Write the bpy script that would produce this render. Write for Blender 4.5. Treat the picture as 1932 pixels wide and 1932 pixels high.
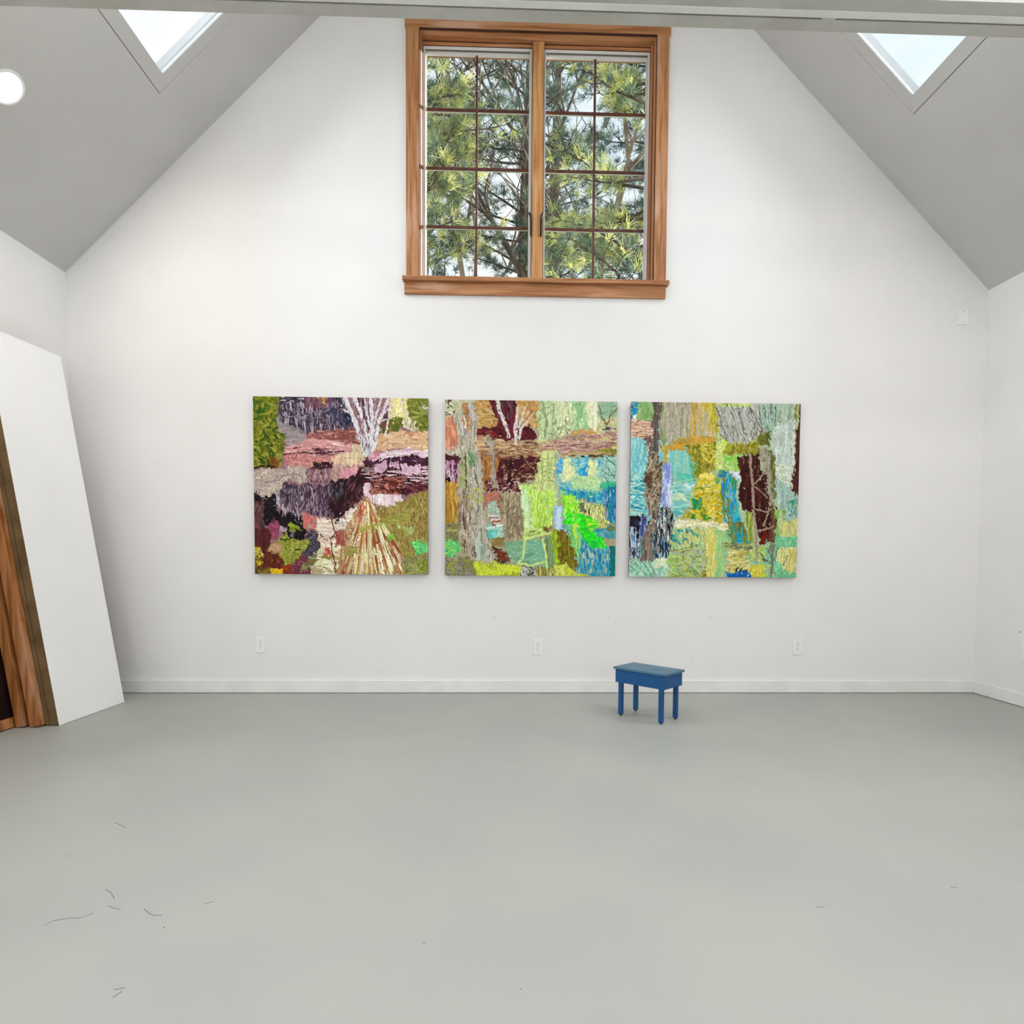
import bpy, bmesh, math, random
import numpy as np
from mathutils import Vector, Matrix
PI=math.pi
for o in list(bpy.data.objects): bpy.data.objects.remove(o)
S=bpy.context.scene; COL=S.collection
# ---------------- camera ----------------
yaw,pit,rol=0.0297,-0.0448,0.0064; FPX=1187.16; PX,PY=968.63,1099.33
F=Vector((math.sin(yaw)*math.cos(pit),math.cos(yaw)*math.cos(pit),math.sin(pit)))
R0=Vector((math.cos(yaw),-math.sin(yaw),0)); U0=R0.cross(F)
Rv=R0*math.cos(rol)+U0*math.sin(rol); Uv=-R0*math.sin(rol)+U0*math.cos(rol)
cd=bpy.data.cameras.new('camera'); cam=bpy.data.objects.new('camera',cd); COL.objects.link(cam)
cam.matrix_world=Matrix(((Rv.x,Uv.x,-F.x,-0.2863),(Rv.y,Uv.y,-F.y,-4.4971),(Rv.z,Uv.z,-F.z,0.9959),(0,0,0,1)))
cd.sensor_width=36; cd.lens=FPX/1932*36; cd.shift_x=-(PX-966)/1932; cd.shift_y=(PY-966)/1932; cd.clip_start=.05; cd.clip_end=300
S.camera=cam
# ---------------- world, sun, daylight, exposure ----------------
S.view_settings.view_transform='Standard'; S.view_settings.look='None'; S.view_settings.gamma=1; S.view_settings.use_curve_mapping=False
S.view_settings.exposure=0.0
SKY_STRENGTH=1.12; SUN_STRENGTH=11.0; SKYLIGHT_POWER=32; REAR_FILL_POWER=86; CAN_POWER=14
w=bpy.data.worlds.new('sky'); S.world=w; w.use_nodes=True; nt=w.node_tree; nt.nodes.clear()
wo=nt.nodes.new('ShaderNodeOutputWorld'); bg=nt.nodes.new('ShaderNodeBackground'); tc=nt.nodes.new('ShaderNodeTexCoord'); no=nt.nodes.new('ShaderNodeTexNoise'); cr=nt.nodes.new('ShaderNodeValToRGB')
no.inputs['Scale'].default_value=7; no.inputs['Detail'].default_value=5
cr.color_ramp.elements[0].position=.38; cr.color_ramp.elements[0].color=(.76,.88,1.0,1); cr.color_ramp.elements[1].position=.6; cr.color_ramp.elements[1].color=(.97,.985,1.0,1)
nt.links.new(tc.outputs['Generated'],no.inputs['Vector']); nt.links.new(no.outputs['Fac'],cr.inputs['Fac']); nt.links.new(cr.outputs['Color'],bg.inputs['Color']); nt.links.new(bg.outputs['Background'],wo.inputs['Surface'])
bg.inputs['Strength'].default_value=SKY_STRENGTH
sl=bpy.data.lights.new('sun','SUN'); sl.energy=SUN_STRENGTH; sl.angle=.009; sl.color=(1,.95,.84); so=bpy.data.objects.new('sun',sl); COL.objects.link(so)
so.rotation_euler=Vector((-.62,-.70,-.36)).normalized().to_track_quat('-Z','Y').to_euler()   # low sun from the right beyond the gable, raking the trees outside
XR=3.2422; ZE=2.909; Q=math.sqrt(2); YB=-8.0
def slope(side,s,y,o=0):           # a point on the sloped ceiling: s up the slope from the eave, o outward from it
    return Vector((side*(XR-s/Q+o/Q), y, ZE+s/Q+o/Q))
SKS0,SKS1=1.257,2.55; SKY_Y=[(-1.65,-.455),(-3.75,-2.55),(-5.85,-4.65)]  # first pair in view; two further pairs added to light the room
def area(name,loc,direction,up,sx,sy,power,color):
    l=bpy.data.lights.new(name,'AREA'); l.shape='RECTANGLE'; l.size=sx; l.size_y=sy; l.energy=power; l.color=color
    o=bpy.data.objects.new(name,l); COL.objects.link(o)
    z=-Vector(direction).normalized(); x=Vector(up).normalized(); y=z.cross(x)
    o.matrix_world=Matrix(((x.x,y.x,z.x,loc[0]),(x.y,y.y,z.y,loc[1]),(x.z,y.z,z.z,loc[2]),(0,0,0,1))); return o
for sd in (-1,1):
    for a,b in SKY_Y:              # daylight outside the front panes, fill light outside the added rear ones
        c=slope(sd,(SKS0+.088+SKS1-.075)/2,(a+b)/2,.02)
        area('skylight_daylight_fill',c,(-sd,0,-1),(0,1,0),b-a-.16,SKS1-SKS0-.17,SKYLIGHT_POWER*(.62 if b>-1 else 1.05),(.98,.985,1))
area('rear_fill_light',(0,YB-.2,1.9),(0,1,0),(1,0,0),4.4,2.0,REAR_FILL_POWER,(1,.97,.95))  # added fill light behind the camera
# ---------------- materials ----------------
def srgb(r,g,b,k=1.0):
    f=lambda v:(v/12.92 if v<=.04045 else ((v+.055)/1.055)**2.4)
    return (f(r/255)*k,f(g/255)*k,f(b/255)*k,1)
def mat(name,col,rough=.6,var=None,scale=8,bump=0,bscale=60,metal=0,stretch=None,detail=4,spec=.5,pos=(.4,.62)):
    m=bpy.data.materials.new(name); m.use_nodes=True; t=m.node_tree; b=t.nodes['Principled BSDF']
    b.inputs['Roughness'].default_value=rough; b.inputs['Metallic'].default_value=metal; b.inputs['Specular IOR Level'].default_value=spec
    tc=t.nodes.new('ShaderNodeTexCoord'); mp=t.nodes.new('ShaderNodeMapping'); t.links.new(tc.outputs['Object'],mp.inputs['Vector'])
    if stretch: mp.inputs['Scale'].default_value=stretch
    n=t.nodes.new('ShaderNodeTexNoise'); n.inputs['Scale'].default_value=scale; n.inputs['Detail'].default_value=detail; t.links.new(mp.outputs['Vector'],n.inputs['Vector'])
    r=t.nodes.new('ShaderNodeValToRGB'); t.links.new(n.outputs['Fac'],r.inputs['Fac'])
    v=var or tuple(c*.94 for c in col[:3])+(1,)
    r.color_ramp.elements[0].position=pos[0]; r.color_ramp.elements[0].color=v; r.color_ramp.elements[1].position=pos[1]; r.color_ramp.elements[1].color=col
    t.links.new(r.outputs['Color'],b.inputs['Base Color'])
    if bump:
        n2=t.nodes.new('ShaderNodeTexNoise'); n2.inputs['Scale'].default_value=bscale; n2.inputs['Detail'].default_value=3; t.links.new(tc.outputs['Object'],n2.inputs['Vector'])
        bp=t.nodes.new('ShaderNodeBump'); bp.inputs['Strength'].default_value=bump; bp.inputs['Distance'].default_value=.002; t.links.new(n2.outputs['Fac'],bp.inputs['Height']); t.links.new(bp.outputs['Normal'],b.inputs['Normal'])
    return m
def wood(name,light,dark,pale,axis,rough=.45,paleamt=.62,sc=1.0):
    m=bpy.data.materials.new(name); m.use_nodes=True; t=m.node_tree; b=t.nodes['Principled BSDF']; b.inputs['Roughness'].default_value=rough
    tc=t.nodes.new('ShaderNodeTexCoord'); mp=t.nodes.new('ShaderNodeMapping'); s=[26*sc,26*sc,26*sc]; s[axis]=1.3*sc; mp.inputs['Scale'].default_value=s; t.links.new(tc.outputs['Object'],mp.inputs['Vector'])
    n=t.nodes.new('ShaderNodeTexNoise'); n.inputs['Scale'].default_value=1.6; n.inputs['Detail'].default_value=6; n.inputs['Distortion'].default_value=.6; t.links.new(mp.outputs['Vector'],n.inputs['Vector'])
    r=t.nodes.new('ShaderNodeValToRGB'); r.color_ramp.elements[0].position=.36; r.color_ramp.elements[0].color=dark; r.color_ramp.elements[1].position=.62; r.color_ramp.elements[1].color=light; t.links.new(n.outputs['Fac'],r.inputs['Fac'])
    mp2=t.nodes.new('ShaderNodeMapping'); s=[9*sc,9*sc,9*sc]; s[axis]=1.6*sc; mp2.inputs['Scale'].default_value=s; t.links.new(tc.outputs['Object'],mp2.inputs['Vector'])
    n2=t.nodes.new('ShaderNodeTexNoise'); n2.inputs['Scale'].default_value=1; n2.inputs['Detail'].default_value=5; t.links.new(mp2.outputs['Vector'],n2.inputs['Vector'])
    r2=t.nodes.new('ShaderNodeValToRGB'); r2.color_ramp.elements[0].position=paleamt-.05; r2.color_ramp.elements[0].color=(0,0,0,1); r2.color_ramp.elements[1].position=paleamt+.06; r2.color_ramp.elements[1].color=(.8,.8,.8,1); t.links.new(n2.outputs['Fac'],r2.inputs['Fac'])
    mx=t.nodes.new('ShaderNodeMix'); mx.data_type='RGBA'; t.links.new(r2.outputs['Color'],mx.inputs['Factor']); t.links.new(r.outputs['Color'],mx.inputs['A']); mx.inputs['B'].default_value=pale; t.links.new(mx.outputs['Result'],b.inputs['Base Color'])
    return m
def attrmat(name,attr,rough=.5,gain=1.0,spec=.5,trans=0):
    m=bpy.data.materials.new(name); m.use_nodes=True; t=m.node_tree; b=t.nodes['Principled BSDF']; b.inputs['Roughness'].default_value=rough; b.inputs['Specular IOR Level'].default_value=spec
    a=t.nodes.new('ShaderNodeAttribute'); a.attribute_name=attr
    n=t.nodes.new('ShaderNodeTexNoise'); n.inputs['Scale'].default_value=90; tc=t.nodes.new('ShaderNodeTexCoord'); t.links.new(tc.outputs['Object'],n.inputs['Vector'])
    mr=t.nodes.new('ShaderNodeMapRange'); mr.inputs['To Min'].default_value=gain*.94; mr.inputs['To Max'].default_value=gain*1.06; t.links.new(n.outputs['Fac'],mr.inputs['Value'])
    v=t.nodes.new('ShaderNodeVectorMath'); v.operation='SCALE'; t.links.new(a.outputs['Color'],v.inputs[0]); t.links.new(mr.outputs['Result'],v.inputs['Scale']); t.links.new(v.outputs['Vector'],b.inputs['Base Color'])
    if trans:
        tr=t.nodes.new('ShaderNodeBsdfTranslucent'); t.links.new(v.outputs['Vector'],tr.inputs['Color']); ms=t.nodes.new('ShaderNodeMixShader'); ms.inputs[0].default_value=trans
        t.links.new(b.outputs[0],ms.inputs[1]); t.links.new(tr.outputs[0],ms.inputs[2]); t.links.new(ms.outputs[0],t.nodes['Material Output'].inputs['Surface'])
    return m
def glassmat(name,tint,refl=.06):
    m=bpy.data.materials.new(name); m.use_nodes=True; t=m.node_tree; t.nodes.clear(); o=t.nodes.new('ShaderNodeOutputMaterial')
    a=t.nodes.new('ShaderNodeBsdfTransparent'); a.inputs[0].default_value=tint; g=t.nodes.new('ShaderNodeBsdfGlossy'); g.inputs['Roughness'].default_value=.02
    fr=t.nodes.new('ShaderNodeFresnel'); fr.inputs[0].default_value=1.3
    x=t.nodes.new('ShaderNodeMixShader'); t.links.new(fr.outputs[0],x.inputs[0]); t.links.new(a.outputs[0],x.inputs[1]); t.links.new(g.outputs[0],x.inputs[2]); t.links.new(x.outputs[0],o.inputs[0]); return m
def emit(name,col,k):
    m=bpy.data.materials.new(name); m.use_nodes=True; t=m.node_tree; t.nodes.clear(); o=t.nodes.new('ShaderNodeOutputMaterial'); e=t.nodes.new('ShaderNodeEmission'); e.inputs[0].default_value=col; e.inputs[1].default_value=k; t.links.new(e.outputs[0],o.inputs[0]); return m
M_wall=mat('wall_paint',(.84,.83,.828,1),.75,(.825,.815,.813,1),3,bump=.25,bscale=140,spec=.2)
M_ceil=mat('ceiling_paint_shaded',(.56,.55,.535,1),.85,(.545,.535,.52,1),3,bump=.2,bscale=160,spec=.1)  # darker than the wall paint to hold the dimmer light on the slopes
M_floor=mat('grey_floor_paint',srgb(170,171,165),.5,srgb(164,166,161),1.3,bump=.1,bscale=90,spec=.35,detail=8)
M_trim=mat('trim_paint',(.85,.845,.835,1),.45,(.80,.79,.78,1),6)
M_beam_shade=mat('beam_paint_shaded',(.50,.485,.44,1),.7,(.57,.56,.53,1),5)  # same paint as the beam, darkened for the shade on its underside
M_dark=mat('dark_slot',(.03,.02,.02,1),.7)
LG,DK,PL=srgb(192,138,94),srgb(150,94,50),srgb(208,166,140)
M_wv=wood('window_wood_vertical',LG,DK,PL,2); M_wh=wood('window_wood_horizontal',LG,DK,PL,0)
M_ml=wood('mullion_wood',srgb(214,164,108),srgb(176,118,66),srgb(216,168,118),2,paleamt=.6)
M_munt=mat('dark_brown_muntin',srgb(104,62,52),.5,srgb(84,46,40),20)
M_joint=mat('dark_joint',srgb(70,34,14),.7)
M_white=mat('white_frame_paint',(.80,.79,.78,1),.4,(.76,.75,.74,1),12)
M_black=mat('black_metal',(.02,.012,.012,1),.65,(.012,.01,.01,1),20)
M_plastic=mat('white_plastic',(.88,.875,.86,1),.35,(.86,.855,.84,1),20)
M_slotp=mat('outlet_slot',(.25,.25,.24,1),.6)
M_blue=mat('blue_paint',srgb(0,84,140),.5,srgb(0,68,126),9,bump=.3,bscale=40,pos=(.3,.7))
M_bluetop=mat('worn_blue_paint',srgb(92,124,148),.45,srgb(44,100,132),7,bump=.3,bscale=40,pos=(.3,.7),stretch=(1,3,1))
M_canvas=mat('white_primed_canvas',(.93,.925,.925,1),.7,(.91,.905,.905,1),2,bump=.3,bscale=300,spec=.2)
M_edge=mat('raw_canvas_edge',srgb(122,98,66),.8,srgb(100,80,54),7,spec=.2)
M_bar=wood('stretcher_wood',srgb(186,124,76),srgb(136,80,30),srgb(196,150,118),2,paleamt=.58,sc=.8)
M_back=mat('dark_canvas_back',srgb(48,28,16),.9,srgb(30,18,12),4,spec=.1)
M_pedge=mat('painting_edge',srgb(176,160,150),.7,srgb(120,90,70),18)
M_paint=attrmat('oil_paint','paint',.5,1.0,.12)
M_glass=glassmat('window_glass',(.96,.98,.98,1)); M_skyglass=glassmat('skylight_glass',(.95,.98,1,1))
M_lens=emit('lamp_glow',(1,.97,.92,1),14)
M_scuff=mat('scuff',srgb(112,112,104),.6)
M_bark=mat('bark',srgb(120,104,92),.9,srgb(72,60,54),6,bump=.8,bscale=20,stretch=(1,1,.25))
M_barklit=mat('sunlit_bark',srgb(176,160,140),.9,srgb(120,104,90),6,stretch=(1,1,.25))  # paler copy of the bark, sunlight on the branches put into the colour
M_needle=attrmat('pine_needles','leaf',.6,1.0,.2,trans=.35)
M_ground=mat('grass_ground',srgb(110,104,70),.95,srgb(80,84,50),2)
# ---------------- mesh helpers ----------------
def link(name,me,m,parent=None):
    o=bpy.data.objects.new(name,me); COL.objects.link(o)
    for q in (m if isinstance(m,(list,tuple)) else [m]): me.materials.append(q)
    if parent: o.parent=parent
    return o
def mesh(name,V,Fc,m,parent=None,smooth=False,bevel=0,idx=None):
    me=bpy.data.meshes.new(name); me.from_pydata([tuple(v) for v in V],[],Fc); me.validate(); 
    bm=bmesh.new(); bm.from_mesh(me)
    if idx is None: bmesh.ops.recalc_face_normals(bm,faces=bm.faces)
    if bevel: bmesh.ops.bevel(bm,geom=[e for e in bm.edges if len(e.link_faces)==2 and e.calc_face_angle(0)>.5],offset=bevel,segments=2,affect='EDGES',profile=.6)
    bm.to_mesh(me); bm.free()
    if smooth:
        for p in me.polygons: p.use_smooth=True
    return link(name,me,m,parent)
class MB:
    def __init__(s): s.V=[]; s.F=[]
    def hexa(s,c):   # 8 corners: bottom four then top four
        b=len(s.V); s.V+=[Vector(v) for v in c]
        s.F+=[tuple(b+i for i in f) for f in ((0,3,2,1),(4,5,6,7),(0,1,5,4),(1,2,6,5),(2,3,7,6),(3,0,4,7))]; return s
    def box(s,x0,x1,y0,y1,z0,z1,T=None):
        c=[(x0,y0,z0),(x1,y0,z0),(x1,y1,z0),(x0,y1,z0),(x0,y0,z1),(x1,y0,z1),(x1,y1,z1),(x0,y1,z1)]
        return s.hexa([T(v) if T else v for v in c])
    def prism(s,pts,a,b,f):   # polygon in 2D, f(p,q,t) -> 3D between a and b
        n=len(pts); k=len(s.V); s.V+=[Vector(f(p,q,a)) for p,q in pts]+[Vector(f(p,q,b)) for p,q in pts]
        s.F+=[tuple(range(k,k+n)),tuple(range(k+2*n-1,k+n-1,-1))]+[(k+i,k+(i+1)%n,k+n+(i+1)%n,k+n+i) for i in range(n)]; return s
    def cyl(s,c,ax,r,h,n=20,r2=None):
        ax=Vector(ax).normalized(); u=ax.orthogonal().normalized(); v=ax.cross(u); c=Vector(c); r2=r if r2 is None else r2; k=len(s.V)
        for rr,t in ((r,0),(r2,h)):
            s.V+=[c+ax*t+(u*math.cos(a)+v*math.sin(a))*rr for a in [2*PI*i/n for i in range(n)]]
        s.F+=[tuple(range(k+n-1,k-1,-1)),tuple(range(k+n,k+2*n))]+[(k+i,k+(i+1)%n,k+n+(i+1)%n,k+n+i) for i in range(n)]; return s
    def tube(s,P,R,n=6):
        P=[Vector(p) for p in P]; k=len(s.V)
        if not isinstance(R,(list,tuple)): R=[R]*len(P)
        up=None
        for i,p in enumerate(P):
            d=(P[min(i+1,len(P)-1)]-P[max(i-1,0)]).normalized()
            u=d.orthogonal().normalized() if up is None else (up-d*up.dot(d)).normalized(); up=u; v=d.cross(u)
            s.V+=[p+(u*math.cos(a)+v*math.sin(a))*R[i] for a in [2*PI*j/n for j in range(n)]]
        for i in range(len(P)-1):
            for j in range(n): s.F.append((k+i*n+j,k+i*n+(j+1)%n,k+(i+1)*n+(j+1)%n,k+(i+1)*n+j))
        s.F.append(tuple(range(k+n-1,k-1,-1))); e=k+(len(P)-1)*n; s.F.append(tuple(range(e,e+n))); return s
    def build(s,name,m,parent=None,bevel=0,smooth=False): return mesh(name,s.V,s.F,m,parent,smooth,bevel)
def tag(o,label=None,cat=None,group=None,kind=None):
    for k,v in (('label',label),('category',cat),('group',group),('kind',kind)):
        if v: o[k]=v
    return o
def empty(name,loc=(0,0,0),rz=0):
    o=bpy.data.objects.new(name,None); COL.objects.link(o); o.location=loc; o.rotation_euler=(0,0,rz); o.empty_display_size=.1; return o
def clone(root,loc):
    c=root.copy(); COL.objects.link(c); c.location=loc
    for ch in list(root.children):
        d=ch.copy(); COL.objects.link(d); d.parent=c
        for g in list(ch.children):
            e=g.copy(); COL.objects.link(e); e.parent=d
    return c
ST='structure'
# ---------------- room shell ----------------
T=.14
tag(MB().box(-XR-.2,XR+.2,YB-.2,.2,-.2,0).build('floor',M_floor),kind=ST)
fl=bpy.data.objects['floor']
WX,WZ0,WZ1=.82,2.90,4.59
wy=lambda p,q,t:(p,t,q)
b=MB()
b.prism([(-XR,0),(XR,0),(XR,WZ0),(-XR,WZ0)],0,T,wy)
b.prism([(-XR,WZ0),(-WX,WZ0),(-WX,WZ1),(-XR+(WZ1-ZE),WZ1),(-XR,ZE)],0,T,wy)
b.prism([(WX,WZ0),(XR,WZ0),(XR,ZE),(XR-(WZ1-ZE),WZ1),(WX,WZ1)],0,T,wy)
b.prism([(-XR+(WZ1-ZE),WZ1),(XR-(WZ1-ZE),WZ1),(0,ZE+XR)],0,T,wy)
wb=tag(b.build('wall_back',M_wall),kind=ST)
tag(MB().box(-XR-.14,-XR,YB,T,0,ZE).build('wall_left',M_wall),kind=ST)
tag(MB().box(XR,XR+.14,YB,T,0,ZE).build('wall_right',M_wall),kind=ST)
b=MB()   # rear gable behind the camera, with an opening for the added fill window
b.prism([(-XR,0),(XR,0),(XR,.9),(-XR,.9)],YB-.14,YB,wy); b.prism([(-XR,.9),(-2.2,.9),(-2.2,ZE),(-XR,ZE)],YB-.14,YB,wy); b.prism([(2.2,.9),(XR,.9),(XR,ZE),(2.2,ZE)],YB-.14,YB,wy); b.prism([(-XR,ZE),(XR,ZE),(0,ZE+XR)],YB-.14,YB,wy)
tag(b.build('wall_rear',M_wall),kind=ST)
SL=XR*Q
ce=empty('ceiling',(0,0,ZE)); tag(ce,kind=ST)
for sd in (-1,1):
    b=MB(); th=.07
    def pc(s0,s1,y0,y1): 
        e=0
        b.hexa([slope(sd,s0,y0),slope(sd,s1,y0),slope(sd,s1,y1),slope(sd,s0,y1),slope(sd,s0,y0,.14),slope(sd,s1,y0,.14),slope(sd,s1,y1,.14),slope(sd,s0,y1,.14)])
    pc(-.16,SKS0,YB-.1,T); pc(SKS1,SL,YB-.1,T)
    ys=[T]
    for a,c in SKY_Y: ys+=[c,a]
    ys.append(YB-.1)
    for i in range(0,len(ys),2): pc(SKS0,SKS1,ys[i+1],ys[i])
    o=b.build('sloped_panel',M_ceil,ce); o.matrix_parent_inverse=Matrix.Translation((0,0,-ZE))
# skylights, rear ones added: splayed liner, pane, thin shadow gap at the low edge
sn=0
for sd in (-1,1):
    for k,(a,c) in enumerate(SKY_Y):
        r=tag(empty('window_%d'%(3+sn),slope(sd,SKS0,(a+c)/2)),kind=ST); sn+=1
        P=lambda s,y,o: slope(sd,s,y,o)
        s0,s1=SKS0,SKS1
        def slab(b,sa,sb,ya,yb,oa,ob): return b.hexa([P(sa,ya,oa),P(sb,ya,oa),P(sb,yb,oa),P(sa,yb,oa),P(sa,ya,ob),P(sb,ya,ob),P(sb,yb,ob),P(sa,yb,ob)])
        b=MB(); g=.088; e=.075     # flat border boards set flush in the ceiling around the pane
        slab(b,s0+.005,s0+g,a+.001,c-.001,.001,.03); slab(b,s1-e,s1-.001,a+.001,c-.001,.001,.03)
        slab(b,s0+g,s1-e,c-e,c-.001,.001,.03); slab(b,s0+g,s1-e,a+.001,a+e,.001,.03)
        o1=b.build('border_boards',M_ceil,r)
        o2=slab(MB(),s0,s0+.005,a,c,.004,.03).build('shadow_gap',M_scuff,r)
        o3=slab(MB(),s0+g,s1-e,a+e,c-e,.006,.010).build('pane',M_skyglass,r)
        for o in (o1,o2,o3): o.matrix_parent_inverse=Matrix.Translation(-r.location)
# baseboards
def base(name,T0,ln):
    return tag(MB().box(0,ln,0,.014,.004,.09,T0).build(name,M_trim,bevel=.002),kind=ST)
base('baseboard_back',lambda v:(-XR+v[0],-v[1],v[2]),2*XR)
base('baseboard_left',lambda v:(-XR+v[1],-.014-v[0],v[2]),7.9)
base('baseboard_right',lambda v:(XR-v[1],-.014-v[0],v[2]),7.9)
# header beam across the room with two slotted tracks on its underside
ZB=2.9; y0,y1=-2.30,-2.158
hb=tag(MB().box(-XR,XR,-2.30,-2.158,ZB+.012,ZB+.42).build('trim_1',M_trim),kind=ST)
MB().box(-XR,XR,-2.208,-2.158,ZB,ZB+.012).build('soffit_board',M_beam_shade,hb)
MB().box(-XR,XR,-2.30,-2.247,ZB,ZB+.012).build('soffit_board',M_beam_shade,hb)
MB().box(-XR,XR,-2.246,-2.217,ZB-.002,ZB+.010).build('track_rail',M_trim,hb,bevel=.002)
MB().box(-XR,.862,-2.217,-2.208,ZB+.006,ZB+.0125).box(.912,XR,-2.217,-2.208,ZB+.006,ZB+.0125).build('track_slot',M_dark,hb)
MB().box(.862,.912,-2.217,-2.208,ZB,ZB+.012).build('slot_bridge',M_beam_shade,hb)
# ---- oil-painting generator: colours of knife strokes laid on a canvas grid ----
class Paint:
    def __init__(s, n, seed, box, bg):
        s.n=n; s.r=np.random.RandomState(seed); s.box=box
        s.c=np.zeros((n,n,3)); s.c[:]=np.array(bg)/255.0; s.h=np.zeros((n,n))
        g=(np.arange(n)+.5)/n
        s.U,s.V=np.meshgrid(g,g)
        e=np.clip(np.minimum(np.minimum(s.U,1-s.U),np.minimum(s.V,1-s.V))*25,0,1)
        s.jit=[tuple((s.noise(k,k)-.5)*e for _ in range(2)) for k in (9,45,120)]
    def noise(s,fx,fy):
        fx=int(max(2,fx)); fy=int(max(2,fy)); n=s.n
        g=s.r.rand(fy+2,fx+2)
        x=(np.arange(n)+.5)/n*fx; y=(np.arange(n)+.5)/n*fy
        xi=x.astype(int); yi=y.astype(int); tx=x-xi; ty=y-yi
        tx=tx*tx*(3-2*tx); ty=ty*ty*(3-2*ty)
        a=g[yi][:,xi]; b=g[yi][:,xi+1]; c=g[yi+1][:,xi]; d=g[yi+1][:,xi+1]
        return (a*(1-tx)+b*tx)*(1-ty)[:,None]+(c*(1-tx)+d*tx)*ty[:,None]
    def uv(s,pts):
        x0,y0,x1,y1=s.box
        return [((x-x0)/(x1-x0),(y-y0)/(y1-y0)) for x,y in pts]
    def tex(s,mode):
        if mode=='v': a=s.noise(95,16)*.6+s.noise(150,40)*.4
        elif mode=='h': a=s.noise(14,90)*.6+s.noise(40,150)*.4
        elif mode=='V': a=s.noise(60,6)*.5+s.noise(130,22)*.5
        elif mode=='f': a=s.noise(80,80)*.5+s.noise(150,150)*.5
        else: a=s.noise(22,22)*.5+s.noise(70,70)*.5
        # flatten to a uniform spread so each colour gets its share
        o=np.argsort(a[::5,::5].ravel()); q=a[::5,::5].ravel()[o]
        return np.interp(a, q, np.linspace(0,1,len(q)))
    def poly(s,pts,cols,mode='b',rough=1.0,op=1.0,cover=1.0):
        p=s.uv(pts)
        U=s.U+rough*(s.jit[0][0]*.025+s.jit[1][0]*.022+s.jit[2][0]*.012)
        V=s.V+rough*(s.jit[0][1]*.025+s.jit[1][1]*.022+s.jit[2][1]*.012)
        m=np.zeros(U.shape,bool); k=len(p)
        for i in range(k):
            (x1,y1),(x2,y2)=p[i],p[(i+1)%k]
            if y1==y2: continue
            c=((y1>V)!=(y2>V))&(U<(x2-x1)*(V-y1)/(y2-y1)+x1)
            m^=c
        if cover<1: m&=s.tex(mode)<cover
        if isinstance(cols,tuple): cols=[cols]
        t=s.tex(mode); k=len(cols); C=np.array(cols)/255.0; q=np.clip(t*k-.5,0,k-1.001)
        i0=q.astype(int); f=np.clip((q-i0-.5)*2.2+.5,0,1)[...,None]; col=C[i0]*(1-f)+C[np.minimum(i0+1,k-1)]*f
        col=col*(1+.16*(s.noise(150,150)-.5)+.14*(s.tex(mode)-.5))[...,None]
        s.c[m]=s.c[m]*(1-op)+col[m]*op
        s.h[m]=.3*s.h[m]+t[m]
        ang={'v':HP,'V':HP,'h':0.0}.get(mode); yy,xx=np.nonzero(m); na=int(len(xx)/110*(1 if op==1 else 0))
        for j in range(na):
            i=s.r.randint(len(xx)); x0,y0,x1,y1=s.box
            a=s.r.uniform(0,3.14) if ang is None else ang+s.r.normal()*.18
            c=cols[s.r.randint(k)]; c2=cols[s.r.randint(k)]; f=s.r.rand()*.5
            L=(30 if ang is None else 46); w=(13 if ang is None else 7)
            s.dab(x0+(xx[i]+.5)/s.n*(x1-x0),y0+(yy[i]+.5)/s.n*(y1-y0),L*s.r.uniform(.5,1.5),w*s.r.uniform(.6,1.5),a,[c[q]*(1-f)+c2[q]*f for q in range(3)])
    def line(s,pts,w,cols,rough=.6,taper=1.0):
        p=s.uv(pts); W=w/(s.box[2]-s.box[0])/2
        if isinstance(cols,tuple): cols=[cols]
        U=s.U+rough*(s.jit[1][0]*.012+s.jit[2][0]*.008); V=s.V+rough*(s.jit[1][1]*.012+s.jit[2][1]*.008)
        m=np.zeros(U.shape,bool); k=len(p)-1
        for i in range(k):
            (x1,y1),(x2,y2)=p[i],p[i+1]; dx,dy=x2-x1,y2-y1; L=dx*dx+dy*dy+1e-12
            t=np.clip(((U-x1)*dx+(V-y1)*dy)/L,0,1)
            d=np.hypot(U-x1-t*dx,V-y1-t*dy)
            m|=d<W*(1+(taper-1)*(i+t)/k)
        C=np.array(cols)/255.0; t=s.tex('f'); idx=np.minimum((t*len(cols)).astype(int),len(cols)-1)
        col=C[idx]*(1+.15*(s.noise(120,120)-.5))[...,None]
        s.c[m]=col[m]; s.h[m]=.9
    def dab(s,x,y,L,w,ang,col):
        x0,y0,x1,y1=s.box; n=s.n; u=(x-x0)/(x1-x0); v=(y-y0)/(y1-y0); L=L/(x1-x0); w=w/(x1-x0)
        R=L+w; a0=max(0,int((v-R)*n)); a1=min(n,int((v+R)*n)+1); b0=max(0,int((u-R)*n)); b1=min(n,int((u+R)*n)+1)
        if a1<=a0 or b1<=b0: return
        U=s.U[a0:a1,b0:b1]-u; V=s.V[a0:a1,b0:b1]-v
        ca,sa=math.cos(ang),math.sin(ang); p=U*ca+V*sa; q=-U*sa+V*ca
        m=(np.abs(p)<L/2)&(np.abs(q)<w/2*(1-.5*np.abs(p)/(L/2+1e-9)))
        k=1+s.r.uniform(-.09,.09)
        s.c[a0:a1,b0:b1][m]=np.array(col)/255.0*k; s.h[a0:a1,b0:b1][m]=s.r.uniform(.4,1.2)
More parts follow.
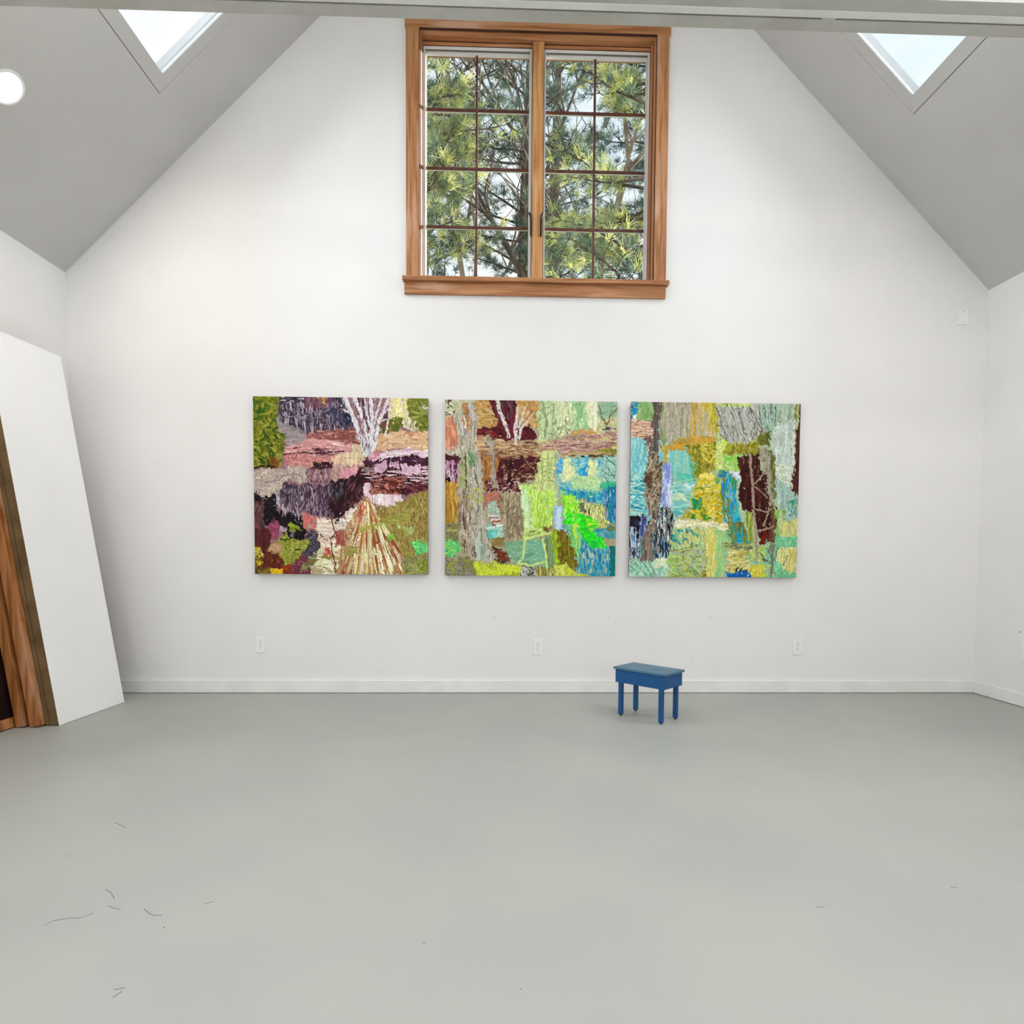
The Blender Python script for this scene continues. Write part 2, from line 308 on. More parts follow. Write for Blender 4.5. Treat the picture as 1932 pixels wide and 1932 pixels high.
    def dabs(s,pts,n,L,w,ang,cols,spread=.25):
        if isinstance(cols,tuple): cols=[cols]
        xs=[p[0] for p in pts]; ys=[p[1] for p in pts]; i=0; tries=0
        while i<n and tries<n*20:
            tries+=1
            x=s.r.uniform(min(xs),max(xs)); y=s.r.uniform(min(ys),max(ys)); c=False; k=len(pts)
            for j in range(k):
                (x1,y1),(x2,y2)=pts[j],pts[(j+1)%k]
                if (y1>y)!=(y2>y) and x<(x2-x1)*(y-y1)/(y2-y1)+x1: c=not c
            if not c: continue
            i+=1
            s.dab(x,y,L*s.r.uniform(.5,1.4),w*s.r.uniform(.6,1.4),ang+s.r.normal()*spread,cols[s.r.randint(len(cols))])
    def fan(s,cx,cy,a0,a1,r0,r1,n,w,cols):
        for i in range(n):
            a=s.r.uniform(a0,a1); q=s.r.uniform(r0,r1*.75); L=s.r.uniform(.15,.45)*(r1-r0)
            x=cx+math.sin(a)*(q+L/2); y=cy+math.cos(a)*(q+L/2)
            s.dab(x,y,L,w*s.r.uniform(.5,1.5),math.pi/2-a,cols[s.r.randint(len(cols))])
    def rect(s,x0,y0,x1,y1,cols,mode='b',rough=1.0,**k): s.poly([(x0,y0),(x1,y0),(x1,y1),(x0,y1)],cols,mode,rough,**k)
HP=math.pi/2
def painting_one():
    p=Paint(400,11,(98,92,1817,1850),(150,110,115))
    p.poly([(98,800),(98,60),(350,60),(355,330),(330,440),(415,470),(412,640),(380,760),(320,800)],[(92,106,18),(58,80,14),(120,125,26),(140,140,40),(96,100,20)],'b')
    p.rect(80,60,200,330,[(20,80,28),(30,100,20),(70,100,20)],cover=.7)
    p.dabs([(100,100),(350,100),(400,640),(320,780),(100,780)],90,60,26,.6,[(125,130,30),(70,95,18),(150,150,60),(45,75,14)],.9)
    p.rect(255,700,330,800,[(140,90,20),(110,60,15)])
    p.poly([(350,60),(1010,60),(1060,250),(1100,400),(600,450),(350,350)],[(52,38,52),(105,90,108),(36,30,40),(80,62,82),(165,155,168)],'v')
    p.rect(590,60,860,200,[(118,72,88),(95,60,80),(135,95,110)],'v'); p.rect(350,80,600,150,[(70,55,72),(30,24,32),(190,180,190)],'h',cover=.8)
    p.dabs([(360,150),(980,150),(1040,400),(400,430)],190,55,6,HP,[(170,160,175),(40,30,42),(205,195,205),(90,78,98),(28,24,34)],.15)
    p.dabs([(400,200),(980,200),(980,320),(400,320)],40,60,6,0,[(150,140,155),(40,30,45)],.2)
    p.rect(850,215,1040,350,[(70,70,92),(45,45,70),(100,100,120)],'v',cover=.8); p.dabs([(960,260),(1060,260),(1060,350),(960,350)],10,40,30,HP,(30,32,60))
    p.dabs([(720,90),(800,90),(800,150),(720,150)],7,40,22,.3,[(225,190,50),(200,150,60)],.8)
    p.poly([(350,340),(600,440),(790,520),(620,580),(430,575),(400,460),(330,430)],[(150,140,144),(165,155,156),(138,126,132)],'h',.6)
    p.poly([(600,440),(1080,380),(1140,520),(1120,600),(900,520),(620,500)],[(135,75,70),(160,100,90),(115,60,60),(190,135,130)],'h')
    p.poly([(430,590),(620,500),(900,500),(1140,560),(1140,660),(900,640),(420,655)],[(205,150,150),(225,178,172),(182,115,118),(195,140,140)],'h')
    p.dabs([(850,520),(1000,520),(1000,570),(850,570)],10,80,12,0,[(240,215,215),(225,180,180)],.15)
    p.poly([(420,660),(1190,650),(1210,740),(900,770),(430,780)],[(215,150,140),(186,98,106),(230,190,165),(160,90,100),(205,130,130)],'f')
    p.line([(390,660),(560,640),(800,645),(980,622)],14,(62,24,36)); p.line([(500,600),(560,590)],12,(70,30,40)); p.dabs([(700,600),(860,600),(860,660),(700,660)],22,70,10,0,[(60,25,38),(90,45,60)],.2)
    p.poly([(860,670),(1000,640),(1200,640),(1200,760),(900,770)],[(228,202,168),(236,216,180),(215,170,150)],'v'); p.line([(990,690),(1200,686)],6,(60,35,30))
    p.rect(1060,570,1200,700,[(215,205,165),(190,180,140),(230,222,190)],'v',cover=.8)
    p.poly([(98,830),(420,790),(650,775),(645,950),(430,900),(395,1040),(200,1075),(98,1030)],[(190,176,164),(172,154,146),(206,192,176),(182,165,155)],'b')
    p.dabs([(430,800),(650,790),(640,950),(430,900)],40,60,7,HP,[(130,110,112),(160,140,138),(215,200,185)],.2)
    p.line([(210,942),(300,925),(350,905),(395,862)],7,(90,75,70)); p.line([(395,862),(520,850),(570,880)],6,(120,100,100))
    p.rect(640,780,860,980,[(128,88,103),(165,125,130),(88,56,68),(190,150,155)],'v'); p.rect(98,770,390,812,[(40,25,20),(70,50,30)],'h',cover=.5)
    p.poly([(850,770),(1160,780),(1130,850),(960,890),(860,960)],[(190,162,150),(160,120,115),(210,180,165)],'v')
    p.poly([(960,800),(1140,770),(1140,840),(1050,880),(960,895)],[(220,150,165),(205,130,145),(232,170,180)],'v')
    p.dabs([(690,740),(860,740),(860,800),(690,800)],24,60,22,.1,[(35,15,22),(60,30,38)],.4)
    p.poly([(1140,800),(1200,690),(1817,670),(1817,1010),(1560,1060),(1280,1010),(1150,960),(1100,880)],[(46,14,24),(60,20,34),(82,28,42),(40,12,20)],'h')
    p.poly([(1240,640),(1817,585),(1817,665),(1300,695)],[(242,232,237),(225,190,205),(248,240,244),(214,170,190)],'h'); p.rect(1230,625,1330,670,[(215,130,150)])
    p.rect(1200,690,1817,730,[(60,22,50),(90,50,80),(50,20,34)],'h')
    p.rect(1280,725,1395,810,[(220,182,202),(205,165,188)]); p.rect(1420,740,1515,800,[(222,190,208),(200,150,175)])
    p.rect(1180,750,1280,800,[(140,120,120),(110,90,90)],'h')
    p.rect(1540,760,1735,850,[(228,196,216),(214,176,200)]); p.rect(1755,760,1817,890,[(230,205,212),(60,20,30),(220,180,195)],'h')
    p.dabs([(1180,820),(1800,800),(1800,960),(1260,980)],80,110,10,0,[(225,190,200),(190,140,155),(240,215,222)],.08)
    p.dabs([(1260,880),(1560,880),(1540,1050),(1270,1040)],90,55,26,0,[(140,70,54),(90,34,34),(182,112,98),(160,90,70)],.9)
    p.dabs([(1250,860),(1817,850),(1817,1000),(1300,1020)],60,90,10,0,[(44,12,20),(70,22,34)],.08)
    p.dabs([(1560,960),(1817,930),(1817,1010),(1560,1060)],30,50,16,.3,[(130,60,72),(90,35,40)],.8)
    p.poly([(330,1040),(400,930),(640,960),(855,960),(850,1250),(720,1260),(590,1200),(520,1300),(400,1200)],[(68,48,62),(108,84,104),(40,26,36),(86,62,82),(150,130,146)],'v')
    p.dabs([(400,1000),(850,960),(840,1250),(560,1280),(330,1100)],230,60,6,HP,[(150,132,150),(40,26,36),(185,165,175),(100,78,98),(30,18,26)],.2)
    p.poly([(850,940),(1130,830),(1210,1000),(1160,1120),(1080,1200),(1000,1260),(880,1285),(835,1200)],[(40,12,20),(28,8,13),(52,20,28)],'b')
    p.poly([(850,960),(1010,925),(1010,1050),(900,1120),(850,1060)],[(66,62,76),(90,86,98),(48,42,54)],'v',cover=.75)
    p.dabs([(1020,900),(1200,960),(1100,1180),(950,1240)],60,60,5,2.2,[(95,50,60),(130,80,88)],.3)
    p.poly([(98,1040),(200,1075),(330,1045),(345,1200),(430,1250),(590,1280),(600,1450),(560,1520),(380,1460),(330,1380),(195,1360),(190,1150),(98,1120)],[(20,13,20),(14,8,12),(34,22,34)],'b')
    p.dabs([(310,1060),(400,1060),(420,1260),(340,1260)],26,70,9,HP,[(200,190,200),(150,140,155),(90,80,95)],.2); p.dabs([(480,1080),(600,1080),(580,1290),(480,1290)],26,60,9,HP,[(190,180,190),(110,90,108)],.2)
    p.rect(98,1120,195,1440,[(84,58,58),(110,80,76),(64,38,42)],'v'); p.poly([(230,1340),(345,1290),(345,1400),(290,1510),(230,1460)],[(140,60,90),(170,90,120),(100,40,60)],'v')
    p.rect(98,1220,130,1420,[(130,60,80),(70,20,36)],'v',cover=.6); p.rect(345,1370,420,1430,[(190,170,190),(140,120,140)])
    p.poly([(98,1400),(230,1400),(260,1540),(230,1620),(400,1640),(400,1850),(98,1850)],[(80,30,30),(62,24,27),(108,52,28),(90,40,34)],'V')
    p.poly([(98,1400),(190,1400),(200,1560),(98,1580)],[(74,24,32),(100,44,44)],'v')
    p.poly([(98,1580),(150,1570),(190,1650),(140,1700),(98,1680)],[(180,160,60),(210,190,80),(110,100,30)]); p.rect(98,1690,175,1790,[(222,186,30),(180,150,40),(110,95,25)])
    p.poly([(230,1620),(380,1640),(370,1810),(180,1800)],[(92,40,24),(120,58,26),(78,28,22)],'v'); p.rect(98,1780,270,1850,[(140,120,40),(110,80,30),(80,60,30)])
    p.rect(360,1730,530,1850,[(150,58,24),(120,40,22),(110,60,50)]); p.poly([(440,1700),(600,1640),(660,1700),(650,1850),(480,1850)],[(112,50,66),(90,40,50),(140,80,84)])
    p.poly([(262,1795),(370,1790),(372,1850),(262,1850)],[(235,195,30),(225,175,40)])
    p.poly([(600,1450),(680,1400),(755,1480),(745,1640),(650,1690),(540,1640),(600,1560)],[(52,46,58),(108,104,116),(30,26,34),(80,74,86)],'f')
    p.poly([(225,1620),(260,1540),(340,1490),(420,1430),(440,1470),(520,1490),(645,1490),(625,1590),(560,1640),(470,1720),(400,1750),(370,1660),(365,1625)],[(152,156,56),(122,126,42),(172,174,84),(140,146,50)],'b')
    p.poly([(225,1620),(270,1540),(365,1520),(370,1620)],[(192,152,118),(180,140,100)],'h',.6); p.dabs([(370,1480),(640,1500),(560,1640),(400,1720)],50,50,10,-.5,[(190,190,110),(110,115,36),(160,165,60)],.9)
    p.line([(365,1500),(400,1510),(430,1495)],14,(20,14,18)); p.line([(490,1610),(560,1600)],12,(20,14,18)); p.poly([(425,1360),(480,1330),(520,1360),(570,1390),(480,1400)],[(150,166,58),(128,140,40)],'h'); p.rect(465,1400,500,1465,[(150,130,140),(110,95,105)])
    p.poly([(600,1220),(690,1250),(725,1290),(710,1410),(600,1410)],[(200,130,126),(214,98,98),(180,140,130)],'b')
    p.poly([(715,1265),(860,1285),(1000,1300),(1000,1260),(1110,1190),(1190,1140),(1110,1370),(1000,1400),(905,1430),(930,1560),(760,1570),(715,1420)],[(242,232,216),(235,218,200),(224,196,176),(246,240,228)],'h')
    p.rect(895,1290,925,1335,(40,30,30)); p.dabs([(740,1380),(900,1380),(900,1560),(760,1560)],16,70,12,.1,[(190,130,110),(110,50,50),(220,180,160)],.4)
    p.poly([(670,1720),(760,1560),(940,1560),(950,1700),(900,1790),(895,1850),(655,1850)],[(234,230,192),(220,218,172),(240,236,212),(196,170,130)],'h')
    p.dabs([(680,1680),(900,1660),(900,1840),(680,1840)],26,90,10,-.1,[(140,140,60),(180,170,110),(245,240,215)],.3)
    p.poly([(560,1760),(700,1660),(740,1700),(640,1800),(540,1830)],[(120,110,60),(90,80,70),(150,150,100)],'h')
    p.rect(775,1575,845,1655,[(206,88,72),(190,60,55),(225,150,130)]); p.rect(745,1650,930,1690,[(150,140,60),(190,180,100)],'h',cover=.6)
    p.line([(850,1250),(868,1340),(892,1440),(848,1500),(870,1640),(885,1740),(892,1830)],16,[(118,58,54),(90,40,38)]); p.line([(770,1500),(860,1480),(892,1440)],9,(130,70,60))
    p.poly([(1190,1100),(1285,1110),(1400,1350),(1560,1600),(1700,1850),(900,1850),(950,1560),(1000,1390),(1130,1170)],[(190,150,108),(170,110,84),(210,180,130),(150,90,70),(214,196,150)],'v')
    p.rect(900,1430,985,1560,[(150,70,60),(180,100,90)],'v'); p.poly([(940,1720),(1060,1720),(1050,1850),(930,1850)],[(160,90,88),(190,140,140),(130,60,60)],'v')
    p.fan(1215,1060,-.36,.50,60,860,330,16,[(236,226,172),(240,236,206),(168,78,58),(204,164,92),(134,62,50),(222,206,150),(180,140,80),(240,232,190)])
    p.poly([(1140,1160),(1210,1140),(1200,1310),(1140,1330)],[(192,80,70),(214,120,104)],'v',cover=.8)
    p.poly([(1290,1190),(1560,1110),(1700,1040),(1817,1000),(1817,1620),(1720,1700),(1500,1580),(1400,1400)],[(145,120,58),(160,146,70),(122,96,46),(172,156,84),(150,130,64)],'V')
    p.dabs([(1350,1220),(1800,1050),(1800,1500),(1500,1550)],240,70,8,HP-.2,[(120,90,40),(176,164,90),(160,120,60),(140,140,60),(190,180,110)],.35)
    p.poly([(1140,1375),(1330,1325),(1365,1400),(1160,1415)],[(165,160,72),(180,172,90)],'h'); p.poly([(1330,1300),(1640,1240),(1640,1340),(1360,1365)],[(165,160,78),(150,146,64)],'h')
    p.poly([(960,1620),(1120,1565),(1145,1640),(990,1680)],[(150,145,78),(170,160,90)],'h'); p.rect(1390,1600,1650,1660,[(160,150,70),(140,126,60)],'h',cover=.8)
    p.fan(1215,1060,.12,.52,300,860,60,18,[(236,230,170),(244,238,205),(150,80,50)])
    p.poly([(1650,1530),(1800,1505),(1817,1620),(1700,1650)],[(110,226,128),(60,196,84),(160,240,176),(70,160,70)],'f'); p.poly([(1500,1370),(1670,1390),(1660,1470),(1560,1480)],[(140,200,110),(160,150,80),(190,220,150)],'v',cover=.7)
    p.rect(1560,1660,1817,1850,[(142,140,60),(150,150,146),(122,130,48),(165,160,100)],'b'); p.poly([(1690,1700),(1817,1690),(1817,1800),(1690,1830)],[(130,140,50),(110,120,40),(165,170,90)])
    p.rect(1390,1440,1460,1510,[(110,170,40),(150,190,80)])
    # birch
    p.poly([(1060,92),(1280,92),(1300,460),(1180,470)],[(92,50,72),(70,36,54),(120,84,100),(180,160,165)],'V')
    p.poly([(1440,92),(1660,92),(1640,330),(1430,330)],[(236,222,150),(242,236,212),(206,192,112),(226,206,170)],'V')
    p.poly([(1620,80),(1817,80),(1817,410),(1740,440),(1690,330),(1600,290)],[(114,124,40),(92,102,30),(140,145,70)],'h'); p.dabs([(1630,110),(1800,110),(1800,400),(1700,400)],44,70,24,.4,[(120,132,44),(86,98,28),(150,155,80)],.4)
    p.rect(1770,92,1817,230,[(225,220,215),(120,130,60)],'h',cover=.5)
    p.poly([(1430,300),(1570,290),(1530,430),(1430,455)],[(112,118,42),(90,96,30)]); p.poly([(1560,300),(1700,320),(1690,420),(1550,410)],[(226,220,200),(150,150,90),(200,196,150)],'v')
    p.poly([(1300,480),(1430,450),(1817,410),(1817,595),(1300,615)],[(216,182,142),(190,130,102),(236,206,166),(206,166,130),(222,190,150)],'h')
    p.rect(1310,360,1440,470,[(110,60,60),(90,90,30)],cover=.8); p.rect(1340,280,1430,340,[(40,20,30),(90,60,70)],cover=.8)
    W=[(228,222,226),(236,232,236),(206,196,206)]
    p.line([(1000,100),(1070,270),(1150,480),(1195,650)],44,W); p.line([(990,215),(1070,260)],18,W); p.line([(1095,100),(1150,240),(1205,430),(1225,640)],34,W); p.line([(1190,100),(1215,260),(1240,420)],14,W)
    p.line([(1250,100),(1262,300),(1250,620)],36,W,taper=1.3); p.line([(1350,100),(1290,330),(1262,560)],20,W); p.line([(1420,110),(1330,330),(1280,600)],30,W); p.line([(1480,140),(1370,260)],14,W); p.line([(1440,180),(1425,300),(1395,465)],18,[(230,200,200),(240,225,220)])
    p.line([(1350,320),(1430,300)],14,W); p.poly([(1130,480),(1300,470),(1290,610),(1250,665),(1170,640)],W,'V')
    p.dabs([(1080,300),(1300,300),(1280,620),(1180,620)],36,60,7,HP,[(90,56,76),(60,36,50),(160,140,150)],.2)
    p.poly([(1170,930),(1235,920),(1275,1110),(1200,1090)],[(226,192,204),(238,215,222)],'v'); p.poly([(1280,1070),(1540,1060),(1550,1100),(1470,1160),(1400,1180),(1300,1150)],[(236,216,223),(226,196,208),(244,234,236)],'v')
    return p

def painting_two():
    p=Paint(400,23,(103,126,1790,1862),(170,160,130))
    b=p
    p.rect(60,80,420,700,[(205,190,165),(180,150,130),(195,200,190)],'v')
    p.poly([(100,300),(200,290),(215,600),(100,620)],[(200,130,100),(185,120,92),(220,150,120)],'v'); p.poly([(100,130),(420,126),(400,240),(100,260)],[(205,205,160),(180,190,150),(215,205,190),(160,160,110)],'f')
    p.dabs([(100,120),(220,120),(220,300),(100,300)],36,36,14,.4,[(70,60,50),(225,220,210),(190,190,130)],1.2)
    p.rect(400,126,620,400,[(186,140,78),(200,160,96),(165,120,60),(205,175,120)],'h'); p.dabs([(420,130),(610,130),(610,390),(420,390)],40,60,12,.3,[(205,165,105),(150,105,50),(190,145,70)],.6)
    p.poly([(770,110),(1030,110),(1030,400),(900,380)],[(196,150,84),(205,165,105),(176,130,70)],'b')
    p.poly([(525,110),(775,110),(800,250),(860,350),(940,370),(1000,480),(900,530),(600,490),(420,450),(405,400),(600,370),(620,290),(560,220)],[(84,20,30),(60,12,22),(105,30,40),(95,26,46)],'b')
    p.rect(600,130,760,300,[(84,50,60),(120,80,90),(50,20,30)],'v',cover=.6); p.rect(400,420,600,470,[(120,30,30),(150,80,60),(90,20,24)],'h')
    p.poly([(1020,110),(1180,110),(1175,500),(1020,510)],[(190,210,160),(170,190,140),(205,218,176),(150,170,120)],'v')
    p.poly([(1170,110),(1350,110),(1330,460),(1170,480)],[(216,222,176),(200,210,160),(226,228,196),(176,190,140)],'v')
    p.poly([(1340,110),(1500,110),(1530,410),(1330,430)],[(140,185,130),(160,200,150),(120,170,120),(190,215,160)],'v'); p.poly([(1470,110),(1600,110),(1620,470),(1520,470)],[(226,226,186),(210,216,170),(236,234,206)],'V')
    p.poly([(1590,110),(1800,110),(1800,330),(1600,300)],[(150,185,150),(165,195,160),(135,170,140)],'h'); p.poly([(1600,290),(1800,290),(1800,490),(1560,470)],[(205,215,160),(190,190,140),(215,190,150),(180,170,120)],'f')
    G=[(110,95,70),(130,115,90),(95,90,70)]
    p.line([(1600,160),(1630,260),(1680,350)],12,G); p.line([(1790,190),(1720,270),(1690,350)],12,G); p.line([(1680,340),(1680,400)],20,G); p.line([(1740,170),(1710,280)],8,G)
    p.dabs([(1640,360),(1760,380),(1760,470),(1660,460)],22,50,14,.2,[(40,40,30),(160,165,150),(205,210,190)],.5)
    for a in [[(1050,150),(1090,300),(1080,480)],[(1160,150),(1150,420)],[(960,350),(1080,280),(1150,220)],[(1030,220),(1120,190)],[(1060,420),(1160,460)]]: p.line(a,7,(120,125,90))
    p.dabs([(1180,330),(1330,330),(1330,450),(1180,450)],18,50,14,HP,[(160,170,120),(110,115,90),(226,226,196)],.3)
    p.poly([(410,470),(560,480),(800,540),(1000,520),(1060,600),(1040,720),(700,680),(420,680)],[(150,108,80),(180,140,100),(125,85,64),(200,165,120),(110,80,60)],'h')
    p.dabs([(420,500),(1000,530),(1000,680),(420,680)],120,80,7,.05,[(205,176,130),(100,64,50),(176,130,96),(225,200,160)],.15)
    p.poly([(1000,560),(1300,490),(1560,450),(1800,420),(1800,640),(1500,620),(1200,650),(1040,640)],[(165,125,115),(190,150,140),(140,95,90),(205,175,160),(175,140,100)],'h')
    p.dabs([(1060,560),(1780,460),(1780,620),(1200,640)],120,90,8,-.12,[(215,190,180),(120,80,80),(190,150,140),(150,110,90)],.12); p.rect(1000,490,1800,530,[(205,200,130),(190,160,120),(215,190,150)],'h',cover=.5)
    p.poly([(1340,420),(1560,400),(1600,440),(1340,470)],[(205,165,100),(190,140,80)],'h'); p.poly([(1620,600),(1800,560),(1800,640),(1640,640)],[(140,145,40),(100,100,30),(200,200,120)],'h')
    p.poly([(1200,640),(1600,630),(1740,640),(1740,665),(1300,680)],[(190,160,110),(170,130,90)],'h'); p.dabs([(1320,655),(1740,640),(1740,670),(1320,680)],16,80,9,0,[(20,25,20),(60,70,40)],.08)
    p.rect(410,670,700,1010,[(165,110,50),(185,130,70),(140,90,40),(120,70,36)],'V')
    p.poly([(660,680),(1010,680),(1010,820),(980,880),(820,920),(820,1010),(520,1020),(500,930),(600,900)],[(70,16,26),(90,30,40),(50,12,20),(120,60,50)],'b')
    p.dabs([(680,690),(1000,700),(980,880),(680,940)],90,50,9,0,[(170,150,110),(110,50,50),(60,14,24),(140,110,70),(210,180,160)],.5); p.dabs([(520,860),(820,900),(800,1020),(520,1020)],90,50,7,-.5,[(225,205,200),(60,20,26),(150,90,90),(190,150,140)],.8)
    p.rect(700,700,760,960,[(60,12,22),(44,8,16)],'v',cover=.8); p.rect(780,700,870,790,(62,14,24))
    p.rect(98,650,235,960,[(190,140,170),(205,165,190),(120,60,80),(60,30,45)],'v'); p.rect(98,650,235,715,[(60,24,30),(90,40,40)],'h'); p.dabs([(100,800),(230,800),(230,940),(100,940)],30,45,12,HP,[(30,12,22),(235,220,225),(160,110,140)],.3); p.rect(98,900,150,945,(25,15,22))
    p.rect(98,945,225,1360,[(165,120,40),(185,140,60),(140,100,30),(200,160,70)],'V'); p.rect(98,1350,240,1530,[(130,125,80),(150,140,95),(110,110,70)],'b'); p.dabs([(130,1390),(210,1390),(210,1430),(130,1430)],5,50,14,0,(190,200,110))
    p.poly([(98,1510),(250,1510),(260,1640),(98,1690)],[(90,190,110),(110,210,120),(150,215,90),(70,170,110)],'b')
    p.poly([(98,1670),(400,1690),(440,1800),(430,1880),(98,1880)],[(140,135,130),(130,130,60),(150,150,165),(110,110,50),(150,150,70)],'b')
    p.poly([(460,1020),(640,1030),(640,1230),(600,1300),(520,1180)],[(160,85,60),(190,120,90),(170,110,100)],'b'); p.poly([(520,1110),(600,1110),(640,1250),(560,1340),(520,1240)],[(170,190,170),(150,175,160),(190,200,185)])
    p.poly([(520,1240),(600,1240),(680,1330),(640,1370),(560,1330)],[(160,80,50),(120,60,40),(225,215,205)],'h')
    p.rect(520,1340,690,1490,[(150,200,180),(110,195,180),(175,210,190)],'b'); p.rect(550,1395,640,1470,[(95,190,180),(120,205,195)]); p.line([(520,1392),(600,1370),(680,1352)],18,(232,234,230))
    p.poly([(620,1050),(820,1010),(860,1130),(880,1400),(850,1510),(760,1540),(690,1480),(660,1250)],[(170,155,125),(190,175,150),(150,135,105),(140,125,100)],'V')
    for a in [[(700,1180),(760,1100),(810,1050)],[(720,1280),(690,1160),(650,1080)],[(740,1480),(790,1350),(840,1280)],[(700,1420),(760,1330)],[(850,1470),(820,1390),(790,1340)],[(760,1250),(830,1210)],[(640,1240),(700,1230),(790,1160)]]: p.line(a,9,[(110,95,75),(90,80,64)])
    p.rect(570,1480,700,1560,[(150,130,80),(130,115,60)],'b'); p.poly([(570,1560),(640,1600),(720,1590),(740,1680),(700,1730),(620,1700)],[(110,50,30),(90,36,24),(150,90,60)],'b'); p.line([(575,1570),(600,1600),(660,1600)],12,(30,20,20)); p.poly([(590,1690),(720,1700),(700,1740),(590,1720)],[(40,30,26),(80,60,50)])
    p.poly([(690,1530),(850,1500),(900,1520),(1090,1500),(1180,1500),(1180,1780),(900,1780),(740,1700)],[(125,175,135),(140,190,150),(110,160,120),(150,195,165)],'h')
    p.poly([(880,1500),(1090,1500),(1100,1700),(880,1720)],[(120,175,140),(135,190,160),(105,160,130)],'h')
    p.poly([(810,950),(1000,940),(1200,1000),(1215,1130),(1160,1240),(1140,1430),(890,1510),(870,1300),(850,1100)],[(190,220,110),(176,226,70),(205,230,150),(196,236,100),(170,215,130)],'v')
    p.poly([(820,950),(920,1000),(940,1200),(960,1350),(900,1450),(870,1250)],[(200,232,180),(186,226,160),(215,236,196)],'v'); p.dabs([(930,1000),(1190,1030),(1150,1400),(950,1400)],90,80,10,HP,[(190,235,70),(220,240,140),(160,205,60),(150,190,60)],.2)
    p.poly([(860,1440),(1140,1370),(1140,1440),(880,1520)],[(130,130,60),(180,215,120),(160,170,80),(200,230,140)],'h'); p.rect(1040,1380,1140,1430,[(110,95,40),(150,140,60)],'v')
    p.poly([(1010,620),(1215,620),(1200,1010),(1010,1010)],[(205,220,140),(190,205,130),(216,226,160),(180,195,120)],'v')
    for a in [[(1040,620),(1060,800),(1040,980)],[(1010,700),(1200,690)],[(1030,780),(1190,760)],[(1110,640),(1130,960)],[(1000,850),(1100,820),(1180,850)],[(1060,900),(1180,920)],[(1180,640),(1190,960)],[(980,830),(1030,760)]]: p.line(a,6,[(130,130,80),(150,150,100)])
    p.poly([(1180,640),(1240,640),(1240,1000),(1220,1150),(1190,1150)],[(180,190,170),(165,175,150)],'V')
    p.poly([(1230,680),(1780,660),(1800,920),(1650,1010),(1640,1140),(1260,1040),(1200,850)],[(150,210,190),(50,160,205),(200,225,180),(120,200,190),(40,140,190),(180,220,170)],'f')
    p.poly([(1220,690),(1290,680),(1260,800),(1210,860)],[(50,150,210),(80,175,220)],'v'); p.rect(1380,700,1510,770,[(50,160,205),(190,225,190),(70,175,210)],'f'); p.rect(1410,790,1510,870,[(30,140,200),(50,155,205)]); p.rect(1600,690,1660,750,[(60,165,210),(120,190,200)])
    p.poly([(1280,690),(1340,700),(1400,900),(1260,920),(1260,780)],[(222,230,170),(236,238,196),(210,220,150)],'f'); p.rect(1510,690,1600,960,[(222,226,160),(200,220,160),(230,232,180)],'v'); p.rect(1340,860,1640,990,[(190,222,150),(150,205,150),(215,228,160),(170,215,170)],'f')
    p.poly([(1640,680),(1800,660),(1800,920),(1640,920)],[(160,205,190),(180,210,190),(130,180,170)],'f')
    for a in [[(1690,680),(1740,730),(1790,760)],[(1650,800),(1720,860),(1790,850)],[(1700,780),(1770,880)],[(1660,850),(1700,910)]]: p.line(a,9,(60,110,110))
    p.poly([(1210,960),(1290,1000),(1400,1020),(1660,1020),(1660,1140),(1420,1090),(1260,1060)],[(20,130,180),(60,165,190),(30,150,160),(110,200,200),(40,160,140)],'v')
    p.poly([(1640,920),(1800,910),(1800,1360),(1720,1340),(1660,1150)],[(0,120,160),(30,140,190),(10,110,130),(70,160,190),(0,140,120)],'V'); p.dabs([(1650,1000),(1790,1000),(1790,1340),(1700,1330)],50,80,9,HP+.2,[(170,190,235),(20,90,170),(60,140,190),(0,100,120)],.2)
    p.rect(1650,910,1800,960,[(30,160,120),(60,180,130)],'h')
    p.poly([(1220,1060),(1420,1080),(1430,1250),(1300,1260),(1260,1180)],[(150,235,20),(180,240,60),(120,215,20),(205,240,120)],'v'); p.rect(1230,1020,1290,1070,[(150,205,150),(120,190,140)])
    p.poly([(1400,1110),(1640,1140),(1700,1330),(1680,1390),(1430,1270)],[(215,225,130),(60,60,30),(226,230,160),(140,150,50),(205,220,100),(236,236,190)],'v'); p.rect(1425,1140,1480,1230,[(60,70,50),(110,120,80)])
    p.poly([(1260,1180),(1330,1240),(1600,1290),(1590,1350),(1500,1400),(1700,1560),(1540,1560),(1400,1450),(1290,1340)],[(30,225,20),(60,235,40),(20,205,30),(90,240,60)],'b')
    p.poly([(1490,1290),(1600,1300),(1590,1380),(1500,1390)],[(170,235,60),(60,220,30)],'h'); p.dabs([(1260,1080),(1420,1100),(1400,1300),(1280,1280)],40,60,12,HP,[(205,240,140),(90,225,30),(150,230,30)],.4)
    p.poly([(1180,1180),(1240,1170),(1300,1420),(1240,1440),(1170,1400)],[(170,200,225),(150,190,220),(190,212,230)],'V')
    p.poly([(1260,1360),(1400,1420),(1540,1560),(1800,1560),(1800,1880),(1400,1880),(1390,1700),(1300,1500)],[(40,150,170),(70,170,180),(20,130,160),(110,180,180),(150,185,160)],'V')
    p.rect(1560,1380,1800,1480,[(60,150,160),(20,130,170),(110,170,160)],'v'); p.rect(1640,1400,1700,1470,[(50,150,190),(120,180,180)]); p.rect(1700,1370,1800,1400,[(130,120,50),(60,130,110)],'h')
    p.poly([(1400,1560),(1800,1560),(1800,1880),(1400,1880)],[(30,140,180),(60,165,190),(150,185,175),(110,175,175),(20,125,170)],'V')
